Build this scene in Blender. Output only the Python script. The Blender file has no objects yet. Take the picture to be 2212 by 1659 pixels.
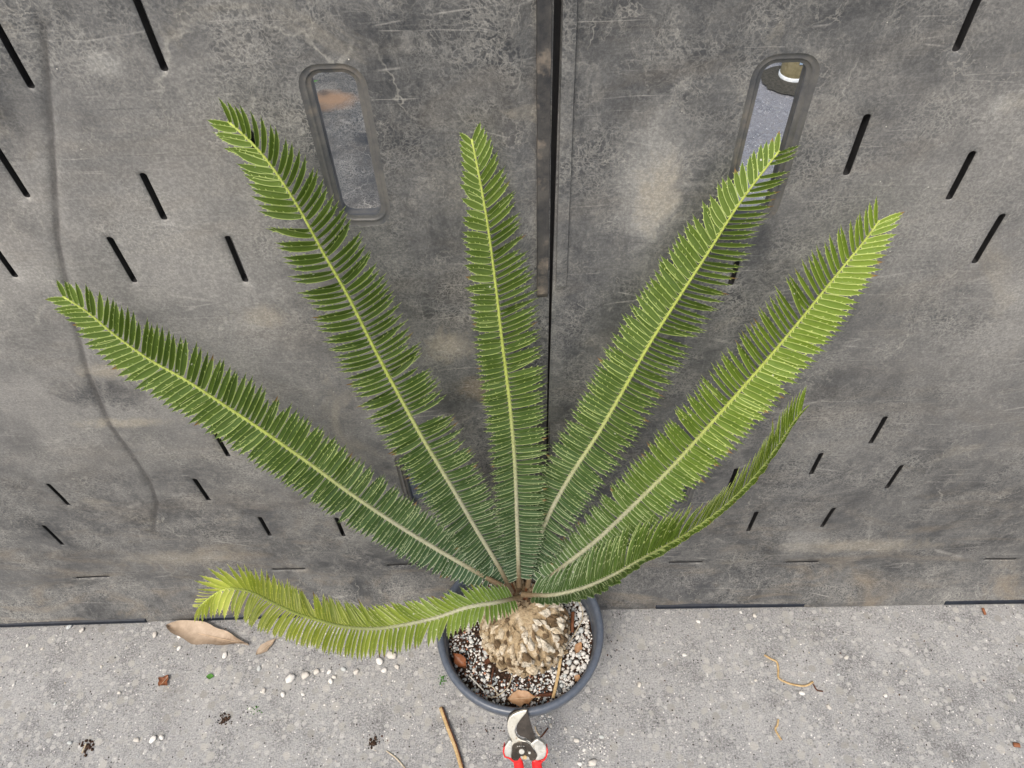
import bpy, bmesh, math, random
from mathutils import Vector, Matrix, noise
from mathutils.geometry import delaunay_2d_cdt
R = math.radians
rnd = random.Random(7)

# ------------------------------------------------------------------ camera, sky, sun, exposure
PW, PH, F = 2212.0, 1659.0, 1640.0          # photograph frame and focal length in the same units
CAM_H = 1.45
dn = Vector((1163.7 - PW / 2, 2151.3 - PH / 2, F)).normalized()   # straight down, seen from the camera
up_c = -dn
y_c = (Vector((0, 0, 1)) - up_c * up_c.z).normalized()
x_c = y_c.cross(up_c)
WM = Matrix((x_c, y_c, up_c))               # rows: world axes in (right, down, forward)
CAM = Vector((0, 0, CAM_H))
right, down, fwd = WM.col[0].copy(), WM.col[1].copy(), WM.col[2].copy()
scene = bpy.context.scene
C = scene.collection
cd = bpy.data.cameras.new('camera'); cam = bpy.data.objects.new('camera', cd); C.objects.link(cam)
cd.sensor_width = 36; cd.lens = F / PW * 36; cd.clip_start = .02; cd.clip_end = 400
m = Matrix((right, -down, -fwd)).transposed().to_4x4(); m.translation = CAM
cam.matrix_world = m
scene.camera = cam
SUN_EL, SUN_AZ = R(58), R(205)              # azimuth clockwise from +Y: behind the photographer, a little left
world = bpy.data.worlds.new('World'); scene.world = world; world.use_nodes = True
wn = world.node_tree.nodes; bgn = wn['Background']
sky = wn.new('ShaderNodeTexSky'); sky.sky_type = 'NISHITA'; sky.sun_disc = False
sky.sun_elevation = SUN_EL; sky.sun_rotation = SUN_AZ; sky.air_density = 1.6; sky.dust_density = 6.0; sky.ozone_density = .7
world.node_tree.links.new(sky.outputs[0], bgn.inputs[0]); bgn.inputs[1].default_value = .100
sl = bpy.data.lights.new('sun', 'SUN'); sl.energy = 1.5; sl.angle = R(20); sl.color = (1, .97, .925)
sun = bpy.data.objects.new('sun', sl); C.objects.link(sun)
sd = Vector((math.sin(SUN_AZ) * math.cos(SUN_EL), math.cos(SUN_AZ) * math.cos(SUN_EL), math.sin(SUN_EL)))
sun.rotation_euler = sd.to_track_quat('Z', 'Y').to_euler(); sun.location = sd * 6
scene.view_settings.view_transform = 'Standard'; scene.view_settings.look = 'None'
scene.view_settings.exposure = 0.66; scene.view_settings.gamma = 1; scene.view_settings.use_curve_mapping = False

def ray(px, py): return WM @ Vector((px - PW / 2, py - PH / 2, F))
def spot(px, py, z=0.0):                    # the place at height z that lies there
    v = ray(px, py); return CAM + v * ((z - CAM_H) / v.z)
def at_y(px, py, y):
    v = ray(px, py); return CAM + v * (y / v.y)

# ------------------------------------------------------------------ helpers
def tag(o, label=None, cat=None, group=None, kind=None):
    for k, v in (('label', label), ('category', cat), ('group', group), ('kind', kind)):
        if v: o[k] = v
    return o
def empty(name, loc, label, cat, group=None):
    o = bpy.data.objects.new(name, None); C.objects.link(o); o.location = loc; o.empty_display_size = .05
    return tag(o, label, cat, group)
def link(name, me, mat=None, parent=None, smooth=True):
    o = bpy.data.objects.new(name, me); C.objects.link(o)
    if mat and not me.materials: me.materials.append(mat)
    if smooth and me.polygons: me.polygons.foreach_set('use_smooth', [True] * len(me.polygons))
    if parent:
        o.parent = parent
        top = parent
        inv = Matrix.Identity(4)
        chain = []
        while top: chain.append(top); top = top.parent
        w = Matrix.Identity(4)
        for t in reversed(chain): w = w @ t.matrix_parent_inverse @ t.matrix_basis
        o.matrix_parent_inverse = w.inverted()
    return o
def mesh(name, v, f):
    me = bpy.data.meshes.new(name); me.from_pydata([tuple(p) for p in v], [], f); me.update(); return me
class MB:
    def __init__(s): s.v = []; s.f = []
    def add(s, v, f):
        n = len(s.v); s.v += [Vector(p) for p in v]; s.f += [tuple(i + n for i in q) for q in f]
    def box(s, a, b):
        x0, y0, z0 = a; x1, y1, z1 = b
        s.add([(x0,y0,z0),(x1,y0,z0),(x1,y1,z0),(x0,y1,z0),(x0,y0,z1),(x1,y0,z1),(x1,y1,z1),(x0,y1,z1)],
              [(0,3,2,1),(4,5,6,7),(0,1,5,4),(1,2,6,5),(2,3,7,6),(3,0,4,7)])
    def tube(s, pts, rad, n=8, flat=1.0, hint=Vector((0, 0, 1))):
        pts = [Vector(p) for p in pts]; rows = []
        for i, p in enumerate(pts):
            t = (pts[min(i+1, len(pts)-1)] - pts[max(i-1, 0)]).normalized()
            a = t.cross(hint)
            if a.length < 1e-3: a = t.cross(Vector((1, .1, 0)))
            a.normalize(); b = a.cross(t)
            r = rad[i] if hasattr(rad, '__len__') else rad
            rows.append([p + a * math.cos(2*math.pi*k/n) * r + b * math.sin(2*math.pi*k/n) * r * flat for k in range(n)])
        v = [q for r_ in rows for q in r_]; f = []
        for i in range(len(rows)-1):
            for k in range(n): f.append((i*n+k, i*n+(k+1) % n, (i+1)*n+(k+1) % n, (i+1)*n+k))
        f.append(tuple(range(n-1, -1, -1))); f.append(tuple((len(rows)-1)*n+k for k in range(n)))
        s.add(v, f)
    def lathe(s, prof, n=64, c=(0, 0, 0)):
        v = []; f = []; c = Vector(c)
        for r, z in prof:
            for k in range(n): v.append(c + Vector((r*math.cos(2*math.pi*k/n), r*math.sin(2*math.pi*k/n), z)))
        for i in range(len(prof)-1):
            for k in range(n): f.append((i*n+k, i*n+(k+1) % n, (i+1)*n+(k+1) % n, (i+1)*n+k))
        s.add(v, f)
    def build(s, name, mat, parent=None, smooth=True): return link(name, mesh(name, s.v, s.f), mat, parent, smooth)
def sph(v, s, o=0.0): return noise.noise(Vector(v) * s + Vector((o, o * 1.7, -o)))

# ------------------------------------------------------------------ materials
class NT:
    def __init__(s, name, rough=.6, spec=.5):
        s.m = bpy.data.materials.new(name); s.m.use_nodes = True; s.t = s.m.node_tree; s.n = s.t.nodes; s.b = s.n['Principled BSDF']
        s.b.inputs['Roughness'].default_value = rough; s.b.inputs['Specular IOR Level'].default_value = spec
        s.co = s.n.new('ShaderNodeTexCoord').outputs['Object']
    def new(s, t, **k):
        n = s.n.new('ShaderNode' + t)
        for a, b in k.items(): setattr(n, a, b)
        return n
    def put(s, sock, v):
        if isinstance(v, bpy.types.NodeSocket): s.t.links.new(v, sock)
        elif v is not None:
            if hasattr(v, '__len__') and len(v) == 3 and sock.type == 'RGBA': v = (*v, 1)
            sock.default_value = v
    def map(s, scale=(1, 1, 1), rot=(0, 0, 0), loc=(0, 0, 0), src=None):
        n = s.new('Mapping'); s.put(n.inputs['Vector'], src or s.co)
        n.inputs['Scale'].default_value = scale; n.inputs['Rotation'].default_value = rot; n.inputs['Location'].default_value = loc
        return n.outputs[0]
    def noise(s, scale, detail=4, rough=.55, src=None, dist=0, col=False):
        n = s.new('TexNoise'); s.put(n.inputs['Vector'], src or s.co); n.inputs['Scale'].default_value = scale
        n.inputs['Detail'].default_value = detail; n.inputs['Roughness'].default_value = rough; n.inputs['Distortion'].default_value = dist
        return n.outputs['Color' if col else 'Fac']
    def voro(s, scale, feature='F1', src=None, out='Distance', rand=1):
        n = s.new('TexVoronoi', feature=feature); s.put(n.inputs['Vector'], src or s.co); n.inputs['Scale'].default_value = scale
        n.inputs['Randomness'].default_value = rand
        return n.outputs[out]
    def rng(s, v, a, b, c=0., d=1., smooth=False):
        n = s.new('MapRange'); n.clamp = True
        if smooth: n.interpolation_type = 'SMOOTHSTEP'
        s.put(n.inputs['Value'], v)
        for k, x in zip(('From Min', 'From Max', 'To Min', 'To Max'), (a, b, c, d)): n.inputs[k].default_value = x
        return n.outputs[0]
    def math(s, op, a, b=None, c=None):
        n = s.new('Math', operation=op); s.put(n.inputs[0], a)
        if b is not None: s.put(n.inputs[1], b)
        if c is not None: s.put(n.inputs[2], c)
        return n.outputs[0]
    def mul(s, a, b): return s.math('MULTIPLY', a, b)
    def mix(s, f, a, b, mode='MIX'):
        n = s.new('Mix', data_type='RGBA', blend_type=mode); s.put(n.inputs[0], f); s.put(n.inputs[6], a); s.put(n.inputs[7], b)
        return n.outputs[2]
    def warp(s, amt, scale):
        n = s.new('VectorMath', operation='MULTIPLY_ADD'); s.put(n.inputs[0], s.noise(scale, 3, col=True))
        n.inputs[1].default_value = (amt,) * 3; s.put(n.inputs[2], s.co); return n.outputs[0]
    def sep(s, src=None):
        n = s.new('SeparateXYZ'); s.put(n.inputs[0], src or s.co); return n.outputs
    def attr(s, name='Col'):
        n = s.new('Attribute', attribute_name=name); q = s.new('SeparateColor'); s.put(q.inputs[0], n.outputs['Color']); s.alpha = n.outputs['Alpha']; return q.outputs
    def bump(s, h, strength=.3, dist=.001, nrm=None):
        n = s.new('Bump'); n.inputs['Strength'].default_value = strength; n.inputs['Distance'].default_value = dist
        s.put(n.inputs['Height'], h)
        if nrm: s.put(n.inputs['Normal'], nrm)
        return n.outputs[0]
    def done(s, col=None, nrm=None, rough=None, metal=None):
        if col is not None: s.put(s.b.inputs['Base Color'], col)
        if nrm is not None: s.put(s.b.inputs['Normal'], nrm)
        if rough is not None: s.put(s.b.inputs['Roughness'], rough)
        if metal is not None: s.put(s.b.inputs['Metallic'], metal)
        return s.m

def weathered_plastic(name, seed, tone=1.0, marks=()):
    g = NT(name, .5, .5)
    off = g.map(loc=(seed, 0, seed * .7))
    x, y, z = g.sep()
    big = g.noise(3.6, 4, .62, off, .6)
    mid = g.noise(12, 8, .80, off, .5)
    fine = g.noise(330, 3, .8, off)
    patch = g.noise(34, 6, .80, g.map(scale=(1, 1, .7), loc=(seed+2, 0, 3)), .8)
    k3 = lambda q: tuple(c * tone for c in q)
    col = g.mix(g.rng(big, .38, .60), k3((.022, .025, .030)), k3((.082, .085, .090)))
    col = g.mix(g.rng(mid, .42, .66, 0, .75), col, k3((.150, .151, .150)))
    col = g.mix(g.rng(mid, .47, .30, 0, .6), col, (.026, .029, .034))
    col = g.mix(g.rng(patch, .54, .64, 0, .45), col, k3((.200, .198, .190)))
    col = g.mix(g.rng(patch, .46, .36, 0, .6), col, (.030, .033, .038))
    # painted sky sheen and dust, paler film high up and toward the outer ends
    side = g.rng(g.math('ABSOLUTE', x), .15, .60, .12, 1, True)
    sheen_film = g.mul(g.rng(z, .25, 1.05, .08, .85, True), g.rng(g.noise(2.3, 4, .6, off, .5), .36, .60))
    col = g.mix(g.mul(sheen_film, side), col, (.355, .347, .335))
    for u, h_, ru, rh, cc, amt in marks:
        dd = g.math('SQRT', g.math('ADD', g.math('POWER', g.math('DIVIDE', g.math('SUBTRACT', x, u), ru), 2.0), g.math('POWER', g.math('DIVIDE', g.math('SUBTRACT', z, h_), rh), 2.0)))
        col = g.mix(g.mul(g.rng(g.math('ADD', dd, g.mul(g.math('SUBTRACT', patch, .5), 3.2)), 1.15, .35), amt), col, cc)
    # crazed pale lines
    w = g.new('VectorMath', operation='MULTIPLY_ADD'); g.put(w.inputs[0], g.noise(34, 4, .6, off, col=True)); w.inputs[1].default_value = (.05,)*3; g.put(w.inputs[2], off)
    e1 = g.voro(150, 'DISTANCE_TO_EDGE', w.outputs[0]); e2 = g.voro(85, 'DISTANCE_TO_EDGE', w.outputs[0])
    cr = g.mul(g.rng(e1, .20, .0), g.rng(g.noise(9, 5, .7, off), .42, .64))
    col = g.mix(g.mul(cr, .55), col, (.36, .355, .335))
    cr2 = g.mul(g.rng(e2, .08, .0), g.rng(g.noise(13, 5, .7, g.map(loc=(seed+3, 2, 1))), .5, .68))
    col = g.mix(g.mul(cr2, .60), col, (.38, .37, .34))
    # fine scuffs along and across
    h1 = g.noise(1, 4, .6, g.map(scale=(9, 9, 420), loc=(seed, 0, 0)))
    h2 = g.noise(1, 4, .6, g.map(scale=(14, 14, 240), rot=(0, R(24), 0), loc=(seed, 0, 0)))
    h3 = g.noise(1, 4, .6, g.map(scale=(420, 9, 11), loc=(seed+5, 0, 0)))
    col = g.mix(g.rng(h1, .62, .78, 0, .4), col, (.34, .335, .32))
    col = g.mix(g.rng(h2, .67, .8, 0, .38), col, (.29, .28, .26))
    col = g.mix(g.rng(h3, .63, .78, 0, .4), col, (.29, .285, .275))
    col = g.mix(g.rng(h1, .42, .25, 0, .35), col, (.03, .031, .034))
    # long thin scratches
    for rot, sc, sd_ in ((6, 4, 0), (-26, 4, 4), (80, 4, 9)):
        wv = g.voro(sc, 'DISTANCE_TO_EDGE', g.map(scale=(.35, .35, 4), rot=(0, R(rot), 0), loc=(seed + sd_, 0, sd_)))
        col = g.mix(g.mul(g.rng(wv, .009, .002), g.rng(g.noise(9, 3, .7, g.map(loc=(sd_, seed, 0))), .54, .62, 0, .5)), col, (.34, .335, .32))
    # crooked pale runs
    rw = g.new('VectorMath', operation='MULTIPLY_ADD'); g.put(rw.inputs[0], g.noise(16, 4, .7, off, col=True)); rw.inputs[1].default_value = (.05, .05, .05); g.put(rw.inputs[2], off)
    runs = g.voro(9, 'DISTANCE_TO_EDGE', g.map(scale=(1.4, 1, .28), src=rw.outputs[0]))
    col = g.mix(g.mul(g.rng(runs, .011, .002), g.rng(g.noise(5, 3, .7, g.map(loc=(seed+2, 4, 0))), .52, .60, 0, .5)), col, (.34, .335, .31))
    # earth smears, mostly near the foot
    dm = g.mul(g.rng(g.noise(7, 7, .68, g.map(scale=(.7, 1, 1.7), loc=(seed, 1, 0)), 1.2), .5, .74), g.rng(z, .42, .02, .22, 1))
    col = g.mix(g.mul(dm, .75), col, (.235, .195, .145))
    dm2 = g.mul(g.rng(g.noise(5, 7, .7, g.map(loc=(seed+8, 1, 0)), .8), .6, .74), .55)
    col = g.mix(dm2, col, (.31, .285, .235))
    col = g.mix(g.rng(fine, .44, .60, 0, .9), g.mix(.5, col, (.72, .72, .72), 'MULTIPLY'), g.mix(1., col, (1.25, 1.25, 1.24), 'MULTIPLY'))
    # stray white grains
    sp = g.mul(g.rng(g.voro(120, 'F1', off), .1, .05), g.rng(g.voro(120, 'F1', off, 'Color'), .9, .93))
    col = g.mix(sp, col, (.62, .6, .55))
    ca_ = g.attr('Mark')
    col = g.mix(g.mul(ca_[0], g.rng(patch, .35, .6, .45, .95)), col, (.045, .043, .043))
    h = g.math('ADD', g.mul(mid, .6), g.math('ADD', g.mul(fine, .22), g.mul(cr, .18)))
    nrm = g.bump(h, .5, .0016)
    return g.done(col, nrm, g.rng(mid, .3, .7, .36, .56))

def leaf_mat(name, deep, mid, tip, edge, trans=.22, edge0=(.46, .52, .38)):
    g = NT(name, .42, .45)
    a = g.attr()      # r: margin, g: along the frond, b: per-leaflet random
    col = g.mix(g.rng(a[1], .0, .5), deep, mid); col = g.mix(g.rng(a[1], .45, 1.0), col, tip)
    col = g.mix(g.rng(a[2], 0, 1, 0, .4), col, g.mix(1., col, (1.45, 1.3, 1.0), 'MULTIPLY'))
    n = g.noise(90, 4, .6)
    col = g.mix(g.rng(n, .4, .75, 0, .35), col, g.mix(1., col, (1.5, 1.45, 1.9), 'MULTIPLY'))
    col = g.mix(g.rng(g.noise(420, 2), .66, .76, 0, .5), col, (.42, .45, .34))
    col = g.mix(g.rng(a[0], .0, .62, 0, .95), col, g.mix(g.rng(a[1], .1, .55), edge0, edge))
    col = g.mix(g.mul(g.rng(g.alpha, .80, .92), g.rng(a[2], .90, .92)), col, (.26, .15, .06))
    vn = g.new('TexVoronoi', feature='F1'); g.put(vn.inputs['Vector'], g.co); vn.inputs['Scale'].default_value = 130
    pk = g.new('SeparateColor'); g.put(pk.inputs[0], vn.outputs['Color'])
    col = g.mix(g.mul(g.rng(vn.outputs['Distance'], .20, .12), g.rng(pk.outputs[0], .97, .98)), col, (.60, .60, .54))
    g.done(col, g.bump(g.noise(300, 3), .15, .0005), g.rng(n, .3, .7, .36, .55))
    tr = g.new('BsdfTranslucent'); g.put(tr.inputs[0], g.mix(1., col, (1.5, 1.7, .7), 'MULTIPLY'))
    mx = g.new('MixShader'); mx.inputs[0].default_value = trans
    g.t.links.new(g.b.outputs[0], mx.inputs[1]); g.t.links.new(tr.outputs[0], mx.inputs[2])
    g.t.links.new(mx.outputs[0], g.n['Material Output'].inputs[0])
    return g.m
def plain(name, c1, c2, scale=40, rough=.6, spec=.4, bump=.3, dist=.001, metal=None, dtl=5, c3=None):
    g = NT(name, rough, spec); n = g.noise(scale, dtl, .65)
    col = g.mix(g.rng(n, .35, .68), c1, c2)
    if c3: col = g.mix(g.rng(g.noise(scale * .4, 5, .7, g.map(loc=(3, 1, 2))), .55, .7), col, c3)
    return g.done(col, g.bump(n, bump, dist), None, metal)

M = {}
ZK = lambda z: 1.45-1.08*(1.45-z)
DK, BG, PL = (.030, .033, .040), (.33, .30, .245), (.34, .34, .33)
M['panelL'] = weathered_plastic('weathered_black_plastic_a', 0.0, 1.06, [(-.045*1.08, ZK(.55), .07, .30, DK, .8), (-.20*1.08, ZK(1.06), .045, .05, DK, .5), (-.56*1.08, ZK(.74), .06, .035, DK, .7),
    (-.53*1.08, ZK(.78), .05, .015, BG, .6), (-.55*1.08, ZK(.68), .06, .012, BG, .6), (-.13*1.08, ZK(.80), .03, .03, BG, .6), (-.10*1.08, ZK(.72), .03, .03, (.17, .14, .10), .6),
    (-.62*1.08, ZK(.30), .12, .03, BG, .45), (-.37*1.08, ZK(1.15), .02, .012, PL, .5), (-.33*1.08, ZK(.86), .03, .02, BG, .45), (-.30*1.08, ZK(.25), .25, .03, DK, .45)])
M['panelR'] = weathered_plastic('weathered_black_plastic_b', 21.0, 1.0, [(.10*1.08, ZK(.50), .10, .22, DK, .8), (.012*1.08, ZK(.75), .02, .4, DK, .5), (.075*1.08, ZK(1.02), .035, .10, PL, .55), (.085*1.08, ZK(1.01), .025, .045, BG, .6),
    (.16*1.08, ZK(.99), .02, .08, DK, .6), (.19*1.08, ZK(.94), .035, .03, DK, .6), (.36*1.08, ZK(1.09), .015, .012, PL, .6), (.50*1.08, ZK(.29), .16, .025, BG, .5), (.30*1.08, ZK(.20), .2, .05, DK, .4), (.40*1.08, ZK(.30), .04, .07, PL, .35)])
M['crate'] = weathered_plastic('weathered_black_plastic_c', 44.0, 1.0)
M['pocket'] = plain('unlit_black_plastic', (.020, .020, .022), (.034, .034, .036), 60, .45, .4)
M['foot'] = plain('dark_blue_plastic', (.007, .010, .018), (.016, .022, .034), 60, .5, .3, .15)
M['bezel'] = plain('smooth_dusty_plastic', (.055, .059, .066), (.135, .130, .120), 34, .36, .5, .4, .001, None, 6, (.19, .165, .135))
M['rib'] = plain('dirty_edge_plastic', (.026, .027, .030), (.085, .080, .074), 45, .5, .5, .7, .002, None, 6, (.22, .185, .15))

def concrete(name, k=1.0, blue=0.0):
    g = NT(name, .85, .3)
    w = g.warp(.004, 120)
    big = g.noise(2.2, 3, .6); mid = g.noise(14, 5, .7)
    c = lambda a, b, d: (a * k * (1 - blue * .4), b * k, d * k * (1 + blue))
    col = g.mix(g.rng(big, .38, .62), c(.25, .252, .256), c(.335, .337, .342))
    col = g.mix(g.rng(mid, .42, .66, 0, .75), col, c(.42, .42, .422))
    col = g.mix(g.rng(mid, .48, .3, 0, .75), col, c(.13, .13, .132))
    sand = g.noise(330, 5, .85)
    col = g.mix(g.rng(sand, .48, .60, 0, .9), col, c(.56, .56, .56))
    col = g.mix(g.rng(sand, .45, .33, 0, .8), col, c(.095, .095, .098))
    for sc, lo, c1, amt in ((85, .50, (.58, .575, .56), .85), (140, .62, (.58, .575, .56), .7), (190, .80, (.17, .17, .172), .5), (52, .72, (.54, .53, .50), .85)):
        vn = g.new('TexVoronoi', feature='F1'); g.put(vn.inputs['Vector'], w); vn.inputs['Scale'].default_value = sc
        sepn = g.new('SeparateColor'); g.put(sepn.inputs[0], vn.outputs['Color'])
        f = g.mul(g.rng(vn.outputs['Distance'], .44, .34), g.rng(sepn.outputs[0], lo, lo + .03))
        vary = g.mix(sepn.outputs[1], c(*c1), tuple(q * .6 for q in c(*c1)))
        col = g.mix(g.mul(f, amt), col, vary)
    vn = g.new('TexVoronoi', feature='F1'); g.put(vn.inputs['Vector'], w); vn.inputs['Scale'].default_value = 240
    pk = g.new('SeparateColor'); g.put(pk.inputs[0], vn.outputs['Color']); dd = g.rng(vn.outputs['Distance'], .38, .28)
    col = g.mix(g.mul(dd, g.rng(pk.outputs[0], .955, .965)), col, (.80, .79, .77))
    col = g.mix(g.mul(dd, g.rng(pk.outputs[1], .975, .98)), col, (.04, .032, .028))
    col = g.mix(g.rng(g.noise(5, 5, .7, g.map(loc=(4, 2, 0)), .8), .6, .75, 0, .35), col, c(.52, .53, .54))
    col = g.mix(g.rng(g.noise(7, 5, .7, g.map(loc=(9, 2, 5)), .8), .58, .72, 0, .4), col, c(.15, .145, .14))
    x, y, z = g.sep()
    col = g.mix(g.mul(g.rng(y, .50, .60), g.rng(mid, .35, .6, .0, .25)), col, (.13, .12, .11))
    return g.done(col, g.bump(g.math('ADD', sand, g.mul(mid, .3)), 1.0, .0032))
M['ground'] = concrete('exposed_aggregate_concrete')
M['leafA'] = leaf_mat('cycad_leaflet_green', (.034, .072, .038), (.060, .108, .028), (.098, .158, .022), (.52, .62, .22), .16)
M['leafB'] = leaf_mat('cycad_leaflet_yellow_green', (.090, .165, .035), (.31, .38, .070), (.44, .49, .11), (.80, .76, .30), .28)
M['leafC'] = leaf_mat('cycad_leaflet_bright_green', (.048, .092, .036), (.096, .162, .026), (.155, .236, .030), (.60, .68, .24), .18)
def rachis_mat():
    g = NT('cycad_rachis', .6, .35); a = g.attr()
    col = g.mix(g.rng(a[1], .03, .12), (.15, .105, .062), (.38, .38, .27)); col = g.mix(g.rng(a[1], .3, .62), col, (.40, .47, .11))
    col = g.mix(g.rng(a[0], .4, .8), col, (.30, .20, .085))
    n = g.noise(260, 4, .7)
    return g.done(g.mix(g.rng(n, .45, .65, 0, .6), col, g.mix(1., col, (.55, .55, .45), 'MULTIPLY')), g.bump(n, .7, .001))
M['rachis'] = rachis_mat()
M['pot'] = plain('blue_black_nursery_plastic', (.066, .082, .112), (.100, .116, .148), 130, .34, .5, .25, .0006, None, 5, (.085, .095, .115))
def caudex_mat(name, a, b, c3):
    g = NT(name, .8, .25); g.co = g.new('NewGeometry').outputs['Position']; n = g.noise(75, 6, .7, None, .8); f = g.noise(260, 5, .75)
    col = g.mix(g.rng(n, .36, .62), a, b); col = g.mix(g.rng(g.noise(40, 5, .6, g.map(loc=(1, 5, 2))), .56, .68), col, c3)
    col = g.mix(g.rng(f, .5, .3, 0, .7), col, (.075, .045, .024))
    col = g.mix(g.rng(n, .42, .33, 0, .9), col, (.055, .036, .022))
    return g.done(col, g.bump(g.math('ADD', n, g.mul(f, .4)), .9, .003))
M['caudexA'] = caudex_mat('caudex_bark_cream', (.38, .30, .20), (.66, .57, .43), (.76, .71, .61))
M['caudexB'] = caudex_mat('caudex_bark_tan', (.25, .18, .10), (.47, .37, .24), (.60, .51, .38))
M['caudexC'] = caudex_mat('caudex_bark_brown', (.085, .058, .032), (.19, .13, .075), (.34, .24, .14))
M['caudexD'] = caudex_mat('caudex_crevice', (.05, .032, .018), (.17, .115, .065), (.30, .22, .13))
M['caudexW'] = caudex_mat('caudex_bark_grey', (.44, .38, .30), (.70, .65, .55), (.33, .27, .20))
M['soil'] = plain('dark_potting_soil', (.018, .011, .008), (.06, .036, .024), 200, .95, .15, 1, .004)
for nm, a, b in (('perlite', (.60, .59, .56), (.84, .83, .81)), ('perlite_dusty', (.46, .43, .39), (.74, .72, .68)), ('perlite_grey', (.42, .45, .45), (.60, .62, .62)), ('pumice', (.22, .25, .27), (.38, .41, .42)),
                 ('stone_orange', (.38, .15, .085), (.50, .26, .17)), ('stone_brown', (.06, .032, .022), (.13, .07, .05)), ('stone_dark', (.05, .055, .06), (.12, .125, .13)),
                 ('stone_cream', (.55, .49, .38), (.66, .60, .48))):
    M[nm] = plain(nm, a, b, 350, .85, .2, .6, .001)
M['dry_leaf'] = plain('dry_tan_leaf', (.31, .24, .175), (.45, .355, .27), 60, .6, .35, .4, .001, None, 4, (.22, .16, .11))
M['oak_leaf'] = plain('dry_oak_leaf', (.33, .19, .095), (.46, .29, .175), 70, .5, .4, .3, .001, None, 4, (.25, .13, .06))
M['oak_vein'] = plain('leaf_vein', (.55, .40, .26), (.62, .48, .33), 50)
M['rust_leaf'] = plain('rust_brown_leaf', (.16, .058, .026), (.30, .12, .055), 70, .5, .4, .4)
M['straw'] = plain('straw', (.36, .24, .11), (.56, .42, .23), 200, .6, .3, .4)
M['stem'] = plain('thin_stem', (.36, .29, .20), (.58, .52, .40), 200, .7, .3, .4)
M['white_stem'] = plain('white_stem', (.62, .60, .54), (.75, .73, .68), 200, .7)
M['bark'] = plain('bark_chip', (.055, .022, .012), (.14, .055, .03), 150, .8, .2, .9, .002)
M['clot'] = plain('soil_clump', (.03, .02, .016), (.11, .07, .05), 200, .95, .1, 1, .003)
M['moss'] = plain('moss_green', (.04, .13, .02), (.09, .24, .04), 200, .8)
M['red'] = plain('red_grip', (.62, .012, .014), (.70, .02, .02), 40, .33, .5, .05)
def metal_mat(name, a, b, c3, rough, metal):
    g = NT(name, rough, .5); n = g.noise(70, 6, .7); n2 = g.noise(150, 5, .7, g.map(loc=(2, 7, 1)))
    col = g.mix(g.rng(n, .35, .65), a, b); col = g.mix(g.rng(n2, .58, .68, 0, .85), col, c3)
    return g.done(col, g.bump(n2, .25, .0004), g.rng(n, .3, .7, rough - .1, rough + .15), metal)
M['alloy'] = metal_mat('grimy_aluminium', (.42, .42, .40), (.62, .62, .59), (.34, .28, .20), .42, .55)
M['hook'] = metal_mat('stained_steel_hook', (.50, .48, .42), (.66, .65, .60), (.33, .22, .12), .38, .6)
M['blade'] = metal_mat('sap_stained_blade', (.030, .025, .022), (.065, .055, .048), (.11, .09, .07), .36, .4)
M['plate'] = metal_mat('sap_stained_plate', (.028, .023, .019), (.060, .050, .040), (.15, .13, .11), .38, .4)
M['post'] = plain('olive_post', (.17, .15, .085), (.27, .24, .15), 40, .6, .4, .4, .001, None, 5, (.36, .33, .25))
M['collar'] = plain('pale_collar', (.62, .68, .74), (.78, .82, .86), 80, .5)
M['tape'] = plain('blue_tape', (.22, .33, .48), (.36, .46, .60), 80, .5)
M['stain'] = plain('damp_asphalt_patch', (.030, .030, .026), (.07, .068, .06), 90, .8, .3, .8, .003)
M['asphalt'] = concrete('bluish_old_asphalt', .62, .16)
M['shrub'] = plain('shrub_leaf', (.045, .15, .02), (.09, .25, .04), 60, .5)
M['twig'] = plain('shrub_twig', (.10, .07, .04), (.18, .13, .08), 60, .8)
M['orange_stain'] = plain('orange_clay', (.40, .23, .12), (.50, .32, .19), 60, .8)

# ------------------------------------------------------------------ ground
def grid_sheet(name, x0, x1, y0, y1, n, z, mat, kind='structure'):
    v = []; f = []
    for j in range(n + 1):
        for i in range(n + 1): v.append((x0 + (x1-x0)*i/n, y0 + (y1-y0)*j/n, z))
    for j in range(n):
        for i in range(n): a = j*(n+1)+i; f.append((a, a+1, a+n+2, a+n+1))
    return tag(link(name, mesh(name, v, f), mat), kind=kind)
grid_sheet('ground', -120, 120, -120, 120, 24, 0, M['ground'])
yard = grid_sheet('asphalt_yard', -4, 6, 1.35, 9, 12, .004, M['asphalt'])

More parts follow.
